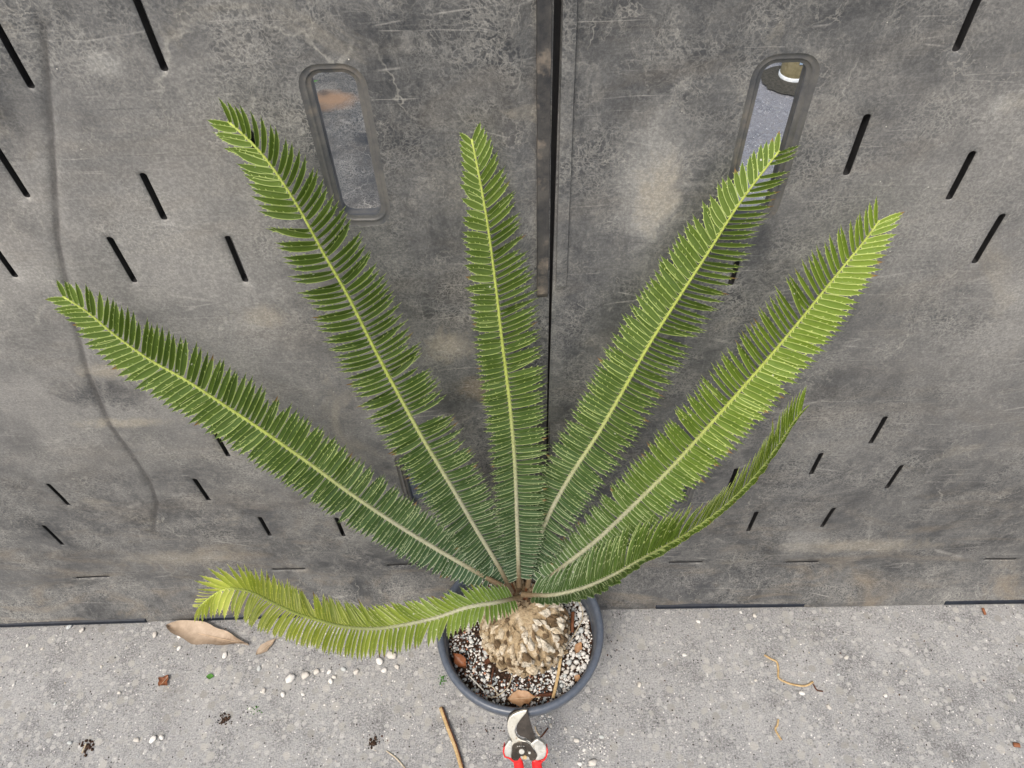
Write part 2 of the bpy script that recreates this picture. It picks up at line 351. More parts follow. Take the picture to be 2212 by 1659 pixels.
# ------------------------------------------------------------------ the two black plastic bin panels
def rrect(x0, x1, z0, z1, r, n=5):
    out = []
    for cx, cz, a0 in ((x1-r, z1-r, 0), (x0+r, z1-r, 90), (x0+r, z0+r, 180), (x1-r, z0+r, 270)):
        for k in range(n+1):
            a = R(a0 + 90*k/n); out.append((cx + r*math.cos(a), cz + r*math.sin(a)))
    return out
def dense(loop, step):
    out = []
    for i, p in enumerate(loop):
        q = loop[(i+1) % len(loop)]; d = math.dist(p, q); k = max(1, int(d/step))
        out += [(p[0]+(q[0]-p[0])*j/k, p[1]+(q[1]-p[1])*j/k) for j in range(k)]
    return out
THICK = .015
POCKET = .048
KW = 1.08                                   # everything on the panel faces is measured at y .58 and moved back by this
zk = lambda z: CAM_H - KW*(CAM_H - z)
H_TOP = 1.245
def panel(name, P0, slope, outer, slots, holes, bulges, creases, mat, label, seed, dist_hook):
    root = empty(name, (P0[0], P0[1], 0), label, 'plastic panel', 'black plastic bin panels standing on edge')
    root.rotation_euler.z = math.atan(slope)
    slots = [(a*KW, b*KW, zk(c_), zk(d_)) for a, b, c_, d_ in slots]; holes = [(a*KW, b*KW, zk(c_), zk(d_)) for a, b, c_, d_ in holes]
    bulges = [(a*KW, b*KW, zk(c_), d_) for a, b, c_, d_ in bulges]; creases = [[(a*KW, zk(b)) for a, b in q] for q in creases]
    pts = []; edges = []
    def loop(lp):
        n = len(pts); pts.extend(lp); edges.extend([(n+i, n+(i+1) % len(lp)) for i in range(len(lp))])
    inner = []
    outer_d = dense(outer, .012); loop(outer_d)
    for (x0, x1, z0, z1) in slots:
        w = min(x1-x0, z1-z0)/2
        c = .0011
        loop(dense(rrect(x0, x1, z0, z1, w*.8, 3), .02))
        loop(dense(rrect(x0-c, x1+c, z0-c, z1+c, w*.8+c, 3), .02))
    RINGS = (0, .002, .0038, .0043, .0052, .0058, .0080, .0094, .0102, .0120, .0150, .0180, .026)
    for (x0, x1, z0, z1) in holes:
        for d in RINGS: loop(dense(rrect(x0-d, x1+d, z0-d, z1+d, .011+d, 6), .014))
    xs = [p[0] for p in outer]; x0_, x1_ = min(xs), max(xs)
    cl = []
    for cr_ in creases:
        for (ax, az), (bx, bz) in zip(cr_, cr_[1:]):
            L_ = math.hypot(bx-ax, bz-az); m_ = max(1, int(L_/.006))
            for k in range(m_):
                x = ax+(bx-ax)*k/m_; z = az+(bz-az)*k/m_; nx, nz = -(bz-az)/L_, (bx-ax)/L_
                cl += [(x+nx*o_, z+nz*o_) for o_ in (-.009, -.005, -.002, .001, .004, .008)]
    pts.extend(cl)
    def cdist(x, z):
        best = 9
        for cr_ in creases:
            for (ax, az), (bx, bz) in zip(cr_, cr_[1:]):
                t = max(0, min(1, ((x-ax)*(bx-ax)+(z-az)*(bz-az))/((bx-ax)**2+(bz-az)**2)))
                best = min(best, math.hypot(x-ax-t*(bx-ax), z-az-t*(bz-az)))
        return best
    vis = 0
    z = .004
    rr = random.Random(seed)
    while z < H_TOP - .004:
        x = x0_ + .006
        while x < x1_ - .012:
            q = (x + rr.uniform(-.002, .002), z + rr.uniform(-.002, .002))
            bad = any(h[0]-.028 < q[0] < h[1]+.028 and h[2]-.028 < q[1] < h[3]+.028 for h in holes) or \
                  any(s[0]-.004 < q[0] < s[1]+.004 and s[2]-.004 < q[1] < s[3]+.004 for s in slots)
            if not bad and not (cl and cdist(*q) < .010): pts.append(q)
            x += .009
        z += .009
    V, _, FC, _, _, _ = delaunay_2d_cdt([Vector(p) for p in pts], edges, [], 0, 1e-6)
    def inr(p, b, e=0): return b[0]-e < p[0] < b[1]+e and b[2]-e < p[1] < b[3]+e
    def rdist(p, h):       # distance outside a rounded rectangle
        cx, cz = (h[0]+h[1])/2, (h[2]+h[3])/2; r = .011
        dx = abs(p[0]-cx) - ((h[1]-h[0])/2 - r); dz = abs(p[1]-cz) - ((h[3]-h[2])/2 - r)
        return math.hypot(max(dx, 0), max(dz, 0)) - r + min(max(dx, dz), 0)
    def sdist(p, s):
        cx, cz = (s[0]+s[1])/2, (s[2]+s[3])/2; r = min(s[1]-s[0], s[3]-s[2])/2*.8
        dx = abs(p[0]-cx) - ((s[1]-s[0])/2 - r); dz = abs(p[1]-cz) - ((s[3]-s[2])/2 - r)
        return math.hypot(max(dx, 0), max(dz, 0)) - r + min(max(dx, dz), 0)
    def disp(x, z):        # positive = toward the viewer
        d = .0035*sph((x, 0, z), 2.2, seed) + .0018*sph((x, 3, z), 7, seed) + .0006*sph((x, 5, z), 22, seed)
        d += .036 * max(0, 1 - z/.118)**1.25
        if z < .010: d -= .004*(1 - z/.010)**2
        e = min(abs(z-H_TOP), .012); d -= .006*(1-e/.012)**2
        for (bx, bw, z0, amp) in bulges:
            d += amp*math.exp(-((x-bx-.006*math.sin(z*5))/bw)**2) * min(1, max(0, (z-z0)/.15))
        for cr in creases:
            for i in range(len(cr)-1):
                ax, az = cr[i]; bx, bz = cr[i+1]
                t = max(0, min(1, ((x-ax)*(bx-ax)+(z-az)*(bz-az))/((bx-ax)**2+(bz-az)**2)))
                q = math.hypot(x-ax-t*(bx-ax), z-az-t*(bz-az))
                if q < .010: d -= .0035*(1-q/.010)**2; break
        for h in holes:
            q = rdist((x, z), h)
            if q < .03:
                if q < .0095: d -= .0034*(1-max(q, 0)/.0095)
                if .0040 < q < .0055: d += .0007
                if .0095 < q < .0150: d += .0005
        for s in slots:
            if abs(x-(s[0]+s[1])/2) < .07 and abs(z-(s[2]+s[3])/2) < .07:
                q = sdist((x, z), s)
                if q < .0006: d -= .0014
        return d
    front_y = [-disp(v.x, v.y) for v in V]
    # triangles: keep what is inside the outline and outside openings
    def in_poly(p, poly):
        c = False
        for i in range(len(poly)):
            a = poly[i]; b = poly[i-1]
            if (a[1] > p[1]) != (b[1] > p[1]) and p[0] < (b[0]-a[0])*(p[1]-a[1])/(b[1]-a[1])+a[0]: c = not c
        return c
    body = []; rim = [[] for _ in holes]
    for t in FC:
        c = ((V[t[0]].x+V[t[1]].x+V[t[2]].x)/3, (V[t[0]].y+V[t[1]].y+V[t[2]].y)/3)
        if not in_poly(c, outer): continue
        if any(inr(c, s) and sdist(c, s) < 0 for s in slots): continue
        k = None
        for i, h in enumerate(holes):
            if inr(c, h, .02):
                q = rdist(c, h)
                if q < 0: k = -1
                elif q < .0100: k = i
        if k == -1: continue
        a, b, cc = t
        area = (V[b].x-V[a].x)*(V[cc].y-V[a].y)-(V[b].y-V[a].y)*(V[cc].x-V[a].x)
        t = (a, b, cc) if area > 0 else (a, cc, b)
        (body if k is None else rim[k]).append(t)
    def make(nm, tris, extra=None, smooth=True):
        idx = {}; v = []; f = []
        for t in tris:
            q = []
            for i in t:
                if i not in idx: idx[i] = len(v); v.append((V[i].x, front_y[i], V[i].y))
                q.append(idx[i])
            f.append(tuple(q))
        me = mesh(nm, v, f)
        at_ = me.color_attributes.new('Mark', 'FLOAT_COLOR', 'POINT')
        for i_, p_ in enumerate(v):
            q_ = cdist(p_[0], p_[2]) if creases else 9
            w_ = .0045*(1+.6*sph(p_, 14, 3)); at_.data[i_].color = (max(0, 1-q_/w_)**.7 if q_ < w_ else 0, 0, 0, 1)
        o = link(nm, me, mat, None)
        o.parent = root
        return o
    make('shell', body)
    # slot pockets, hole walls, edge and back
    mb = MB()
    def wall(lp, y1, z_cap=True, flip=False, d0=.0014):
        n = len(lp)
        v = [(x, -disp(x, z), z) for x, z in lp] + [(x, y1, z) for x, z in lp]
        f = [(i, (i+1) % n, n+(i+1) % n, n+i) for i in range(n)]
        if flip: f = [q[::-1] for q in f]
        if z_cap: f.append(tuple(range(n, 2*n)))
        mb.add(v, f)
    for s in slots:
        mb = MB(); w = min(s[1]-s[0], s[3]-s[2])/2; wall(dense(rrect(*s, w*.8, 3), .02), POCKET, True)
        mb.build('slot_pocket', M['pocket'], None, False).parent = root
    for h in holes:
        mb = MB(); lp = dense(rrect(*h, .011, 6), .014); n = len(lp); cx, cz = (h[0]+h[1])/2, (h[2]+h[3])/2
        rows = []
        for dy, gr in ((None, 0), (.005, .0), (.006, -.0010), (.010, -.0010), (.011, .0), (THICK+.001, .0)):
            row = []
            for x, z in lp:
                k = math.hypot(x-cx, z-cz); gx = (x-cx)/k*gr; gz = (z-cz)/k*gr
                row.append((x-gx, -disp(x, z) if dy is None else dy, z-gz))
            rows.append(row)
        v = [p for r_ in rows for p in r_]
        mb.add(v, [(j*n+i, j*n+(i+1) % n, (j+1)*n+(i+1) % n, (j+1)*n+i) for j in range(len(rows)-1) for i in range(n)])
        k = holes.index(h)
        idx = {}; base = len(mb.v)
        for t in rim[k]:
            q = []
            for i in t:
                if i not in idx: idx[i] = len(mb.v); mb.v.append(Vector((V[i].x, front_y[i], V[i].y)))
                q.append(idx[i])
            mb.f.append(tuple(q))
        o = mb.build('handhold_rim', M['bezel'], None); o.parent = root
    mb = MB(); wall(outer_d, THICK, False, True)
    V2, _, F2, _, _, _ = delaunay_2d_cdt([Vector(p) for lp in [outer_d] + [dense(rrect(*h, .011, 6), .014) for h in holes] for p in lp],
        (lambda L: L)([(a, b) for a, b in _loops([outer_d] + [dense(rrect(*h, .011, 6), .014) for h in holes])]), [], 0, 1e-6)
    bf = []
    for t in F2:
        c = (sum(V2[i].x for i in t)/3, sum(V2[i].y for i in t)/3)
        if in_poly(c, outer) and not any(inr(c, h) and rdist(c, h) < 0 for h in holes): bf.append(tuple(t))
    mb.add([(p.x, THICK, p.y) for p in V2], bf)
    mb.build('back_sheet', mat, None, False).parent = root
    return root
def _loops(lps):
    n = 0; out = []
    for lp in lps:
        out += [(n+i, n+(i+1) % len(lp)) for i in range(len(lp))]; n += len(lp)
    return out

sw = .0031
def vs(x, z0, z1): return (x-sw, x+sw, z0, z1)
def hs(x0, x1, z): return (x0, x1, z-.0035, z+.0035)
L_SL = [vs(-.438, 1.132, 1.205), vs(-.326, 1.142, 1.215), vs(-.4975, 1.026, 1.097), vs(-.383, .995, 1.048), vs(-.2755, 1.026, 1.086), vs(-.4445, .916, .977),
        vs(-.331, .911, .972), vs(-.4508, .592, .652), vs(-.3377, .596, .656), vs(-.7248, .478, .541), vs(-.7915, .358, .423), vs(-.5164, .477, .540), vs(-.4575, .361, .423),
        vs(-.3406, .354, .415), vs(-.56, 1.03, 1.09), vs(-.56, .93, .99), vs(-.68, .92, .98), vs(-.62, 1.1, 1.17),
        hs(-.829, -.771, .2365), hs(-.486, -.429, .2435), hs(-.2874, -.2329, .2483), hs(-1.10, -1.04, .236)]
L_HO = [(-.2135, -.1765, .990, 1.1345), (-.2175, -.1800, .442, .5800)]
R_SL = [vs(.3016, 1.138, 1.212), vs(.251, 1.024, 1.085), vs(.3563, .993, 1.046), vs(.4157, .912, .975), vs(.1737, .888, .922), vs(.4193, .589, .650), vs(.3603, .514, .569),
        vs(.4825, .471, .534), vs(.4228, .353, .418), vs(.308, .343, .408), vs(.2512, .470, .535), vs(.3060, .900, .962), vs(.53, 1.03, 1.09), vs(.56, .92, .98),
        hs(.1962, .2544, .233), hs(.3959, .4524, .2312), hs(.7343, .7892, .2272), hs(.95, 1.01, .2265)]
R_HO = [(.1535, .1895, .980, 1.1320), (.1560, .1915, .432, .5700)]
ly = lambda x: .580 - .0105*(x-.06)
outL = [(-1.30, .002)] + [(x*KW, max(.002, zk(z))) for x, z in ((-.0160, 0), (-.0160, .50), (-.0170, .66), (-.0163, .88), (-.0168, 1.06))] + [(-.0168, H_TOP), (-1.30, H_TOP)]
outR = [(-.0155, .002), (1.30, .002), (1.30, H_TOP), (-.0097, H_TOP)] + [(x*KW, zk(z)) for x, z in ((-.0115, 1.07), (-.0131, .905), (-.0150, .70), (-.0152, .50))]
crL = [[(-.400, 1.20), (-.425, 1.02), (-.470, .90), (-.520, .80), (-.545, .70)], [(-.545, .70), (-.548, .62), (-.552, .55), (-.560, .47), (-.572, .40)]]
def wl(px, py):
    v = ray(px, py); N = Vector((.0105, 1, 0)); P = Vector((.06, .58, 0)); p = CAM + v*((P-CAM).dot(N)/v.dot(N)); return ((p.x-.06)*1.0, p.z)
crL = [[wl(*p) for p in ((92, 60), (110, 300), (122, 520), (150, 660), (185, 800), (235, 915), (285, 985), (325, 1050), (338, 1090), (330, 1150))]]
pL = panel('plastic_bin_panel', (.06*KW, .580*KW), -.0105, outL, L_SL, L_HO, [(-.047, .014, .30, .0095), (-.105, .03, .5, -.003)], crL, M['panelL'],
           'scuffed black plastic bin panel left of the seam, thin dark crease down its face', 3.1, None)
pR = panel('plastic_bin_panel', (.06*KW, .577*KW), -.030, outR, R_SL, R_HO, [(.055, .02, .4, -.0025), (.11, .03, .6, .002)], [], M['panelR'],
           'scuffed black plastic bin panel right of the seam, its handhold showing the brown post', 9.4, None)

def on_panel(root, mbs, name, mat, smooth=False):
    o = mbs.build(name, mat, None, smooth); o.parent = root; return o
# edge ribs beside the seam
def rib(root, x0, x1, z0, z1, h, name='edge_rib'):
    x0 *= KW; x1 *= KW; z0 = max(.125, zk(z0)); z1 = min(H_TOP-.008, zk(z1))
    mb = MB(); n = 30; rows = []
    for i in range(n+1):
        z = z0+(z1-z0)*i/n; j = .0005*sph((x0, z, 0), 30)
        e = min(1, min(i, n-i)/1.0)
        hh = h*e
        rows.append([(x0+j, .002, z), (x0+.0012+j, -hh, z), ((x0+x1)/2, -hh-.0006*sph((z, x0, 2), 40), z), (x1-.0010+j, -hh+.0004, z), (x1+j, .002, z)])
    v = [p for r_ in rows for p in r_]; f = []
    for i in range(n):
        for k in range(4): f.append((i*5+k, i*5+k+1, i*5+k+6, i*5+k+5))
    mb.add(v, f); on_panel(root, mb, name, M['rib'] if root is pL else M['panelR'])
rib(pL, -.0300, -.0172, .875, 1.30, .0075); rib(pL, -.0285, -.0168, .10, .655, .0065)
rib(pR, -.0105, .0020, .885, 1.30, .0035); rib(pR, -.0138, .0015, .10, .650, .0035)
mb = MB(); mb.box((-.050, THICK+.002, .01), (.050, THICK+.016, 1.235)); on_panel(pL, mb, 'seam_gap_blocker', M['pocket'])  # added strip, keeps light and view out of the seam gap
# feet along the base
def foot(root, x0, x1):
    mb = MB(); s = .008; x0 *= 1.02; x1 *= 1.02
    prof = [(.014, .001), (-.002, .001), (-.0035, .006), (-.002, .013), (.006, .017)]
    v = []
    for x, k in ((x0, 0), (x0+s, 1), (x1-s, 1), (x1, 0)):
        for y, z in prof: v.append((x, y if k else .012+(y*.2), z))
    f = [(a*5+k, (a+1)*5+k, (a+1)*5+k+1, a*5+k+1) for a in range(3) for k in range(4)]
    v = [(x, y-.031, z) for x, y, z in v]
    mb.add(v, f); on_panel(root, mb, 'base_foot', M['foot'])
foot(pL, -1.085, -.785); foot(pL, -.70, -.395); foot(pR, .188, .486); foot(pR, .738, 1.05)

# ------------------------------------------------------------------ behind the panels
def lid_mat():
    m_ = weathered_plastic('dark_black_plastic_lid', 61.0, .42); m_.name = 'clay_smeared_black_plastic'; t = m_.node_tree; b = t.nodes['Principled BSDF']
    src = b.inputs['Base Color'].links[0].from_socket; c = spot(712, 212, .59)
    tc = t.nodes.new('ShaderNodeTexCoord'); mp = t.nodes.new('ShaderNodeMapping'); mp.vector_type = 'TEXTURE'
    mp.inputs['Location'].default_value = c; mp.inputs['Scale'].default_value = (.075, .045, 1); t.links.new(tc.outputs['Object'], mp.inputs[0])
    ln = t.nodes.new('ShaderNodeVectorMath'); ln.operation = 'LENGTH'; t.links.new(mp.outputs[0], ln.inputs[0])
    nz = t.nodes.new('ShaderNodeTexNoise'); nz.inputs['Scale'].default_value = 30; nz.inputs['Detail'].default_value = 4; t.links.new(tc.outputs['Object'], nz.inputs[0])
    ad = t.nodes.new('ShaderNodeMath'); ad.operation = 'MULTIPLY_ADD'; t.links.new(nz.outputs[0], ad.inputs[0]); ad.inputs[1].default_value = 1.1; t.links.new(ln.outputs[1], ad.inputs[2])
    mr = t.nodes.new('ShaderNodeMapRange'); t.links.new(ad.outputs[0], mr.inputs[0]); mr.inputs[1].default_value = 1.6; mr.inputs[2].default_value = .9; mr.inputs[3].default_value = 0; mr.inputs[4].default_value = .8
    mx = t.nodes.new('ShaderNodeMix'); mx.data_type = 'RGBA'; t.links.new(mr.outputs[0], mx.inputs[0]); t.links.new(src, mx.inputs[6]); mx.inputs[7].default_value = (.26, .165, .10, 1)
    t.links.new(mx.outputs[2], b.inputs['Base Color']); return m_
M['lid'] = lid_mat()
cr = empty('black_plastic_bin', (-.25, 1.3, 0), 'closed black plastic bin with orange clay smear, seen through the upper left handhold', 'plastic bin')
mb = MB(); n = 26; v = []; f = []
X0, X1, Y0, Y1, ZT = -.95, -.02, 1.12, 1.60, .585
for j in range(n+1):
    for i in range(n+1):
        x = X0+(X1-X0)*i/n; y = Y0+(Y1-Y0)*(j/n)
        z = ZT + .008*sph((x, y, 0), 6) + .003*sph((x, y, 4), 20)
        if j == 0: z -= .035; y -= -.004
        if j == 1: z -= .012; y = Y0+.004
        if j == 2: z -= .002; y = Y0+.016
        v.append((x, y, z))
for j in range(n):
    for i in range(n): a = j*(n+1)+i; f.append((a, a+1, a+n+2, a+n+1))
mb.add(v, f); mb.build('lid', M['lid'], cr)
mb = MB(); mb.box((X0+.01, Y0+.02, .03), (X1-.01, Y1-.02, ZT-.02)); mb.build('body', M['crate'], cr, False)
for sx in (X0+.05, X1-.13):
    mb = MB(); mb.box((sx, Y0+.03, .0), (sx+.08, Y1-.03, .03)); mb.build('skid', M['foot'], cr, False)
# shrub beyond the bin
shp = spot(682, 160, .60)
sh = empty('green_shrub', (shp.x-.06, shp.y+.12, 0), 'small leafy green shrub growing beyond the closed bin behind the left panel', 'shrub')
mb = MB(); tw = MB()
for k in range(130):
    a = rnd.uniform(0, 6.28); r_ = rnd.random()**.5*.17; p = Vector((shp.x-.06+r_*math.cos(a), shp.y+.10+r_*math.sin(a), rnd.uniform(.25, .68)))
    d = Vector((math.cos(a), math.sin(a), rnd.uniform(-.3, .6))).normalized(); s = d.cross(Vector((0, 0, 1))).normalized()*.011
    L = rnd.uniform(.03, .05); mb.add([p, p+d*L*.5+s, p+d*L, p+d*L*.5-s], [(0, 1, 2, 3)])
    if k % 9 == 0: tw.tube([(shp.x-.06, shp.y+.15, 0), (shp.x-.06+r_*.4*math.cos(a), shp.y+.15+r_*.4*math.sin(a), p.z*.6), p], [.004, .003, .0015], 5)
tag(mb.build('leaves', M['shrub'], sh, False), kind='stuff'); tw.build('stem', M['twig'], sh)
# post
pc = spot(1719, 184); po = empty('brown_post', (pc.x, pc.y+.05, 0), 'brown pipe post with pale collar and blue tape, seen through the upper right handhold', 'post')
px_, py_ = pc.x, pc.y+.05; pr = .047
mb = MB(); mb.lathe([(pr, .02), (pr, .6), (pr, 1.5)], 40, (px_, py_, 0)); mb.build('pipe', M['post'], po)
mb = MB(); mb.lathe([(pr+.003, .010), (pr+.003, .018), (pr, .022)], 40, (px_, py_, 0)); mb.build('base_collar', M['collar'], po)
mb = MB(); mb.lathe([(pr+.0015, .10), (pr+.0015, .155)], 40, (px_, py_, 0)); mb.build('band', M['stem'], po)
mb = MB(); v = []
for k in range(7):
    a = R(262+k*6); v += [(px_+(pr+.003)*math.cos(a), py_+(pr+.003)*math.sin(a), z) for z in (.075, .13)]
mb.add(v, [(2*k, 2*k+2, 2*k+3, 2*k+1) for k in range(6)]); mb.build('tape', M['tape'], po)
mb = MB(); ring = []
for k in range(36):
    a = 2*math.pi*k/36; q = .098*(1+.3*sph((math.cos(a), math.sin(a), 2), 3)); ring.append((px_-.01+q*1.1*math.cos(a), py_-.03+q*math.sin(a), .010))
mb.add(ring, [tuple(range(36))]); tag(mb.build('damp_patch', M['stain'], None, False), 'dark damp patch of asphalt around the foot of the brown post', 'stain')

# ------------------------------------------------------------------ potted cycad
POT = Vector((-.0045, .4839, 0)); RO = .1406; RZ = .20; SOIL = .159; KP = 1.087
plant = empty('potted_cycad', POT, 'cycad with seven stiff toothed green fronds and a swollen pale trunk in a dark pot', 'potted plant')
mb = MB()
mb.lathe([(0, .004), (.080, .004), (.083, .001), (.087, .006), (.1262, RZ-.034), (.1285, RZ-.030)], 96, POT)
mb.lathe([(.1255, RZ-.020), (.1235, RZ-.06), (.110, RZ-.10), (.0, RZ-.10)], 96, POT)
mb.build('pot_wall', M['pot'], plant)
mb = MB(); mb.lathe([(.1285, RZ-.030), (.1345, RZ-.029), (.1390, RZ-.024), (RO, RZ-.012), (RO, RZ-.004), (RO-.0022, RZ-.0005), (RO-.006, RZ), (RO-.0095, RZ-.0008), (RO-.0118, RZ-.004), (.1258, RZ-.020)], 96, POT)
mb.build('pot_rim', M['pot'], plant)

CAU = Vector((.0065, .4830, SOIL))
def soil_z(x, y):
    return SOIL + .006*sph((x, y, 0), 18) + .003*sph((x, y, 3), 60) + .006*max(0, (math.hypot(x-POT.x, y-POT.y)-.10)/.03)*-.6
mb = MB(); v = [Vector((POT.x, POT.y, SOIL))]; f = []; nr, na = 26, 90
for j in range(1, nr+1):
    for k in range(na):
        a = 2*math.pi*k/na; r_ = .1248*j/nr; x = POT.x+r_*math.cos(a); y = POT.y+r_*math.sin(a); v.append(Vector((x, y, soil_z(x, y))))
for k in range(na): f.append((0, 1+k, 1+(k+1) % na))
for j in range(nr-1):
    for k in range(na): f.append((1+j*na+k, 1+(j+1)*na+k, 1+(j+1)*na+(k+1) % na, 1+j*na+(k+1) % na))
mb.add(v, f); soil = mb.build('potting_soil', M['soil'], plant)
# stones
def stone_mesh(name, seed, mat, flat=.75, sub=2, amp=.28):
    bm = bmesh.new(); bmesh.ops.create_icosphere(bm, subdivisions=sub, radius=1)
    for w in bm.verts: w.co *= 1 + amp*sph(w.co, 1.3, seed) + .35*amp*sph(w.co, 3.1, seed+5); w.co.z *= flat
    me = bpy.data.meshes.new(name); bm.to_mesh(me); bm.free(); me.materials.append(M[mat])
    return me
KINDS = ['perlite', 'perlite_grey', 'pumice', 'stone_orange', 'stone_brown', 'stone_dark', 'stone_cream']
PROTO = {k: [stone_mesh(k, 3*i+1.3*len(k), k, .8, 1) for i in range(4)] for k in KINDS}
PROTO2 = [stone_mesh('perlite_lump', 5+7.7*i, ('perlite', 'perlite_dusty', 'perlite', 'perlite_dusty', 'perlite', 'perlite_grey', 'perlite_dusty')[i], .85, 2, .46) for i in range(7)]
def rot_mat(loc, s, r_=None):
    from mathutils import Euler
    e = Euler((rnd.uniform(0, 6.28), rnd.uniform(0, 6.28), rnd.uniform(0, 6.28)))
    return Matrix.Translation(loc) @ e.to_matrix().to_4x4() @ Matrix.Diagonal((*s, 1))
def hug(x, y, m=.0): return math.hypot(x-CAU.x, y-CAU.y) < .064+m
placed = []
def ok(x, y, r_, tol=.8):
    for (a, b, c) in placed:
        if (a-x)**2+(b-y)**2 < ((c+r_)*tol)**2: return False
    return True
n_big = 0
for k in range(2600):                      # the white lumps that one can pick out
    a = rnd.uniform(0, 6.283); r_ = .1205*math.sqrt(rnd.random()); x = POT.x+r_*math.cos(a); y = POT.y+r_*math.sin(a)
    right_side = x > .035 + .05*max(0, .46-y)/.1*.4
    if hug(x, y, .002): continue
    if not right_side and rnd.random() > .07: continue
    s = rnd.uniform(.0022, .0058)**1.0 if right_side else rnd.uniform(.0020, .0044)
    if not ok(x, y, s, .88): continue
    if n_big >= 230: break
    placed.append((x, y, s)); n_big += 1
    o = bpy.data.objects.new('perlite_lump', rnd.choice(PROTO2)); C.objects.link(o); o.parent = soil
    o.matrix_basis = rot_mat((x, y, soil_z(x, y)+s*.35+rnd.uniform(0, .003)*right_side), (s*rnd.uniform(.8, 1.25), s*rnd.uniform(.75, 1), s))
for me in PROTO2: me.polygons.foreach_set('use_smooth', [True]*len(me.polygons))
bins = {k: MB() for k in KINDS}
for k in range(5200):
    a = rnd.uniform(0, 6.283); r_ = .1225*math.sqrt(rnd.random()); x = POT.x+r_*math.cos(a); y = POT.y+r_*math.sin(a)
    if hug(x, y, -.004): continue
    q = rnd.random(); rs = x > .04
    kd = ('perlite' if q < .6 else 'perlite_grey' if q < .72 else 'stone_brown' if q < .93 else 'stone_dark') if rs else \
         ('perlite' if q < .24 else 'perlite_grey' if q < .39 else 'pumice' if q < .53 else 'stone_orange' if q < .60 else 'stone_brown' if q < .85 else 'stone_dark' if q < .95 else 'stone_cream')
    s = rnd.uniform(.0009, .0026)*(1.1 if kd in ('perlite', 'pumice') else 1)
    if sph((x, y, 9), 25) > .28 and kd != 'stone_brown' and not rs: continue
    me = rnd.choice(PROTO[kd]); T = rot_mat((x, y, soil_z(x, y)+s*.3), (s*rnd.uniform(.8, 1.4), s, s*.8))
    bins[kd].add([T @ w.co for w in me.vertices], [tuple(p.vertices) for p in me.polygons])
allb = MB(); mats = []; mi = []
for i, k in enumerate(KINDS):
    allb.add(bins[k].v, bins[k].f); mats.append(M[k]); mi += [i]*len(bins[k].f)
gme = mesh('gravel', allb.v, allb.f)
for k in mats: gme.materials.append(k)
gme.polygons.foreach_set('material_index', mi)
tag(link('gravel', gme, None, soil), kind='stuff')

# caudex: swollen trunk with rough leaf bases
def cau_r(t):          # radius against height 0..1
    t = max(0, min(1, t)); return .0705*(1-abs(max(0, (t-.38)/.64))**3.4)**.5*(1-.16*max(0, (.38-t)/.38)**2)
CH = .102
def cau_pt(a, t, extra=0.0):
    r_ = cau_r(t)*(1+.09*sph((math.cos(a), math.sin(a), t*2), 1.6, 3)) + extra
    lean = Vector((-.004*t*t, .006*t*t, 0))
    return CAU + lean + Vector((r_*math.cos(a), r_*math.sin(a), -.012+(CH+.012)*t))
mb = MB(); na, nt = 150, 90; v = []; f = []
for j in range(nt+1):
    for k in range(na):
        a = 2*math.pi*k/na; t = j/nt
        p = cau_pt(a, t); d = Vector((math.cos(a), math.sin(a), .3))
        q = Vector((p.x, p.y, p.z*.75)); nn = noise.voronoi(q*62 + Vector((0, 0, a*.0)))[0]
        h = min(.0062, .0105*(nn[1]-nn[0])) - .0035 + .0016*sph(p, 160) + .0015*sph(p, 70)
        v.append(p + d*(h-.0010))
top = len(v); v.append(cau_pt(0, 1)*.5+cau_pt(math.pi, 1)*.5)
for j in range(nt):
    for k in range(na): f.append((j*na+k, j*na+(k+1) % na, (j+1)*na+(k+1) % na, (j+1)*na+k))
for k in range(na): f.append((nt*na+k, nt*na+(k+1) % na, top))
mb.add(v, f); caud = mb.build('swollen_trunk', M['caudexB'], plant)
def base_mesh(seed, mat):
    bm = bmesh.new(); bmesh.ops.create_icosphere(bm, subdivisions=3, radius=1); rr = random.Random(int(seed*10))
    cuts = [(Vector((rr.uniform(-1, 1), rr.uniform(-.6, 1), rr.uniform(-.2, 1))).normalized(), rr.uniform(.42, .75)) for _ in range(6)]
    for w in bm.verts:
        c = w.co.copy(); k = 1+.25*sph(c, 1.4, seed)+.25*sph(c, 3.3, seed+3)+.16*sph(c, 8, seed+1)
        for n_, d_ in cuts:
            e = c.dot(n_)-d_
            if e > 0: c -= n_*e*.92
        c.x *= 1-.55*max(0, c.y)
        if c.y > .45: c.z -= .9*(c.y-.45); 
        w.co = Vector((c.x, c.y*1.25, c.z*.8))*k
    me = bpy.data.meshes.new('leaf_base'); bm.to_mesh(me); bm.free(); me.materials.append(M[mat])
    return me
BM = [base_mesh(2.1*i, m_) for i, m_ in enumerate(['caudexA', 'caudexB', 'caudexA', 'caudexW', 'caudexB', 'caudexC', 'caudexA', 'caudexW', 'caudexC'])]
GA = math.pi*(3-math.sqrt(5)); nb = 400
area_t = [0.0]
for k in range(200):
    a_, b_ = cau_pt(0, k/200), cau_pt(0, (k+1)/200); area_t.append(area_t[-1]+(a_-b_).length*(cau_r(k/200)+.004))
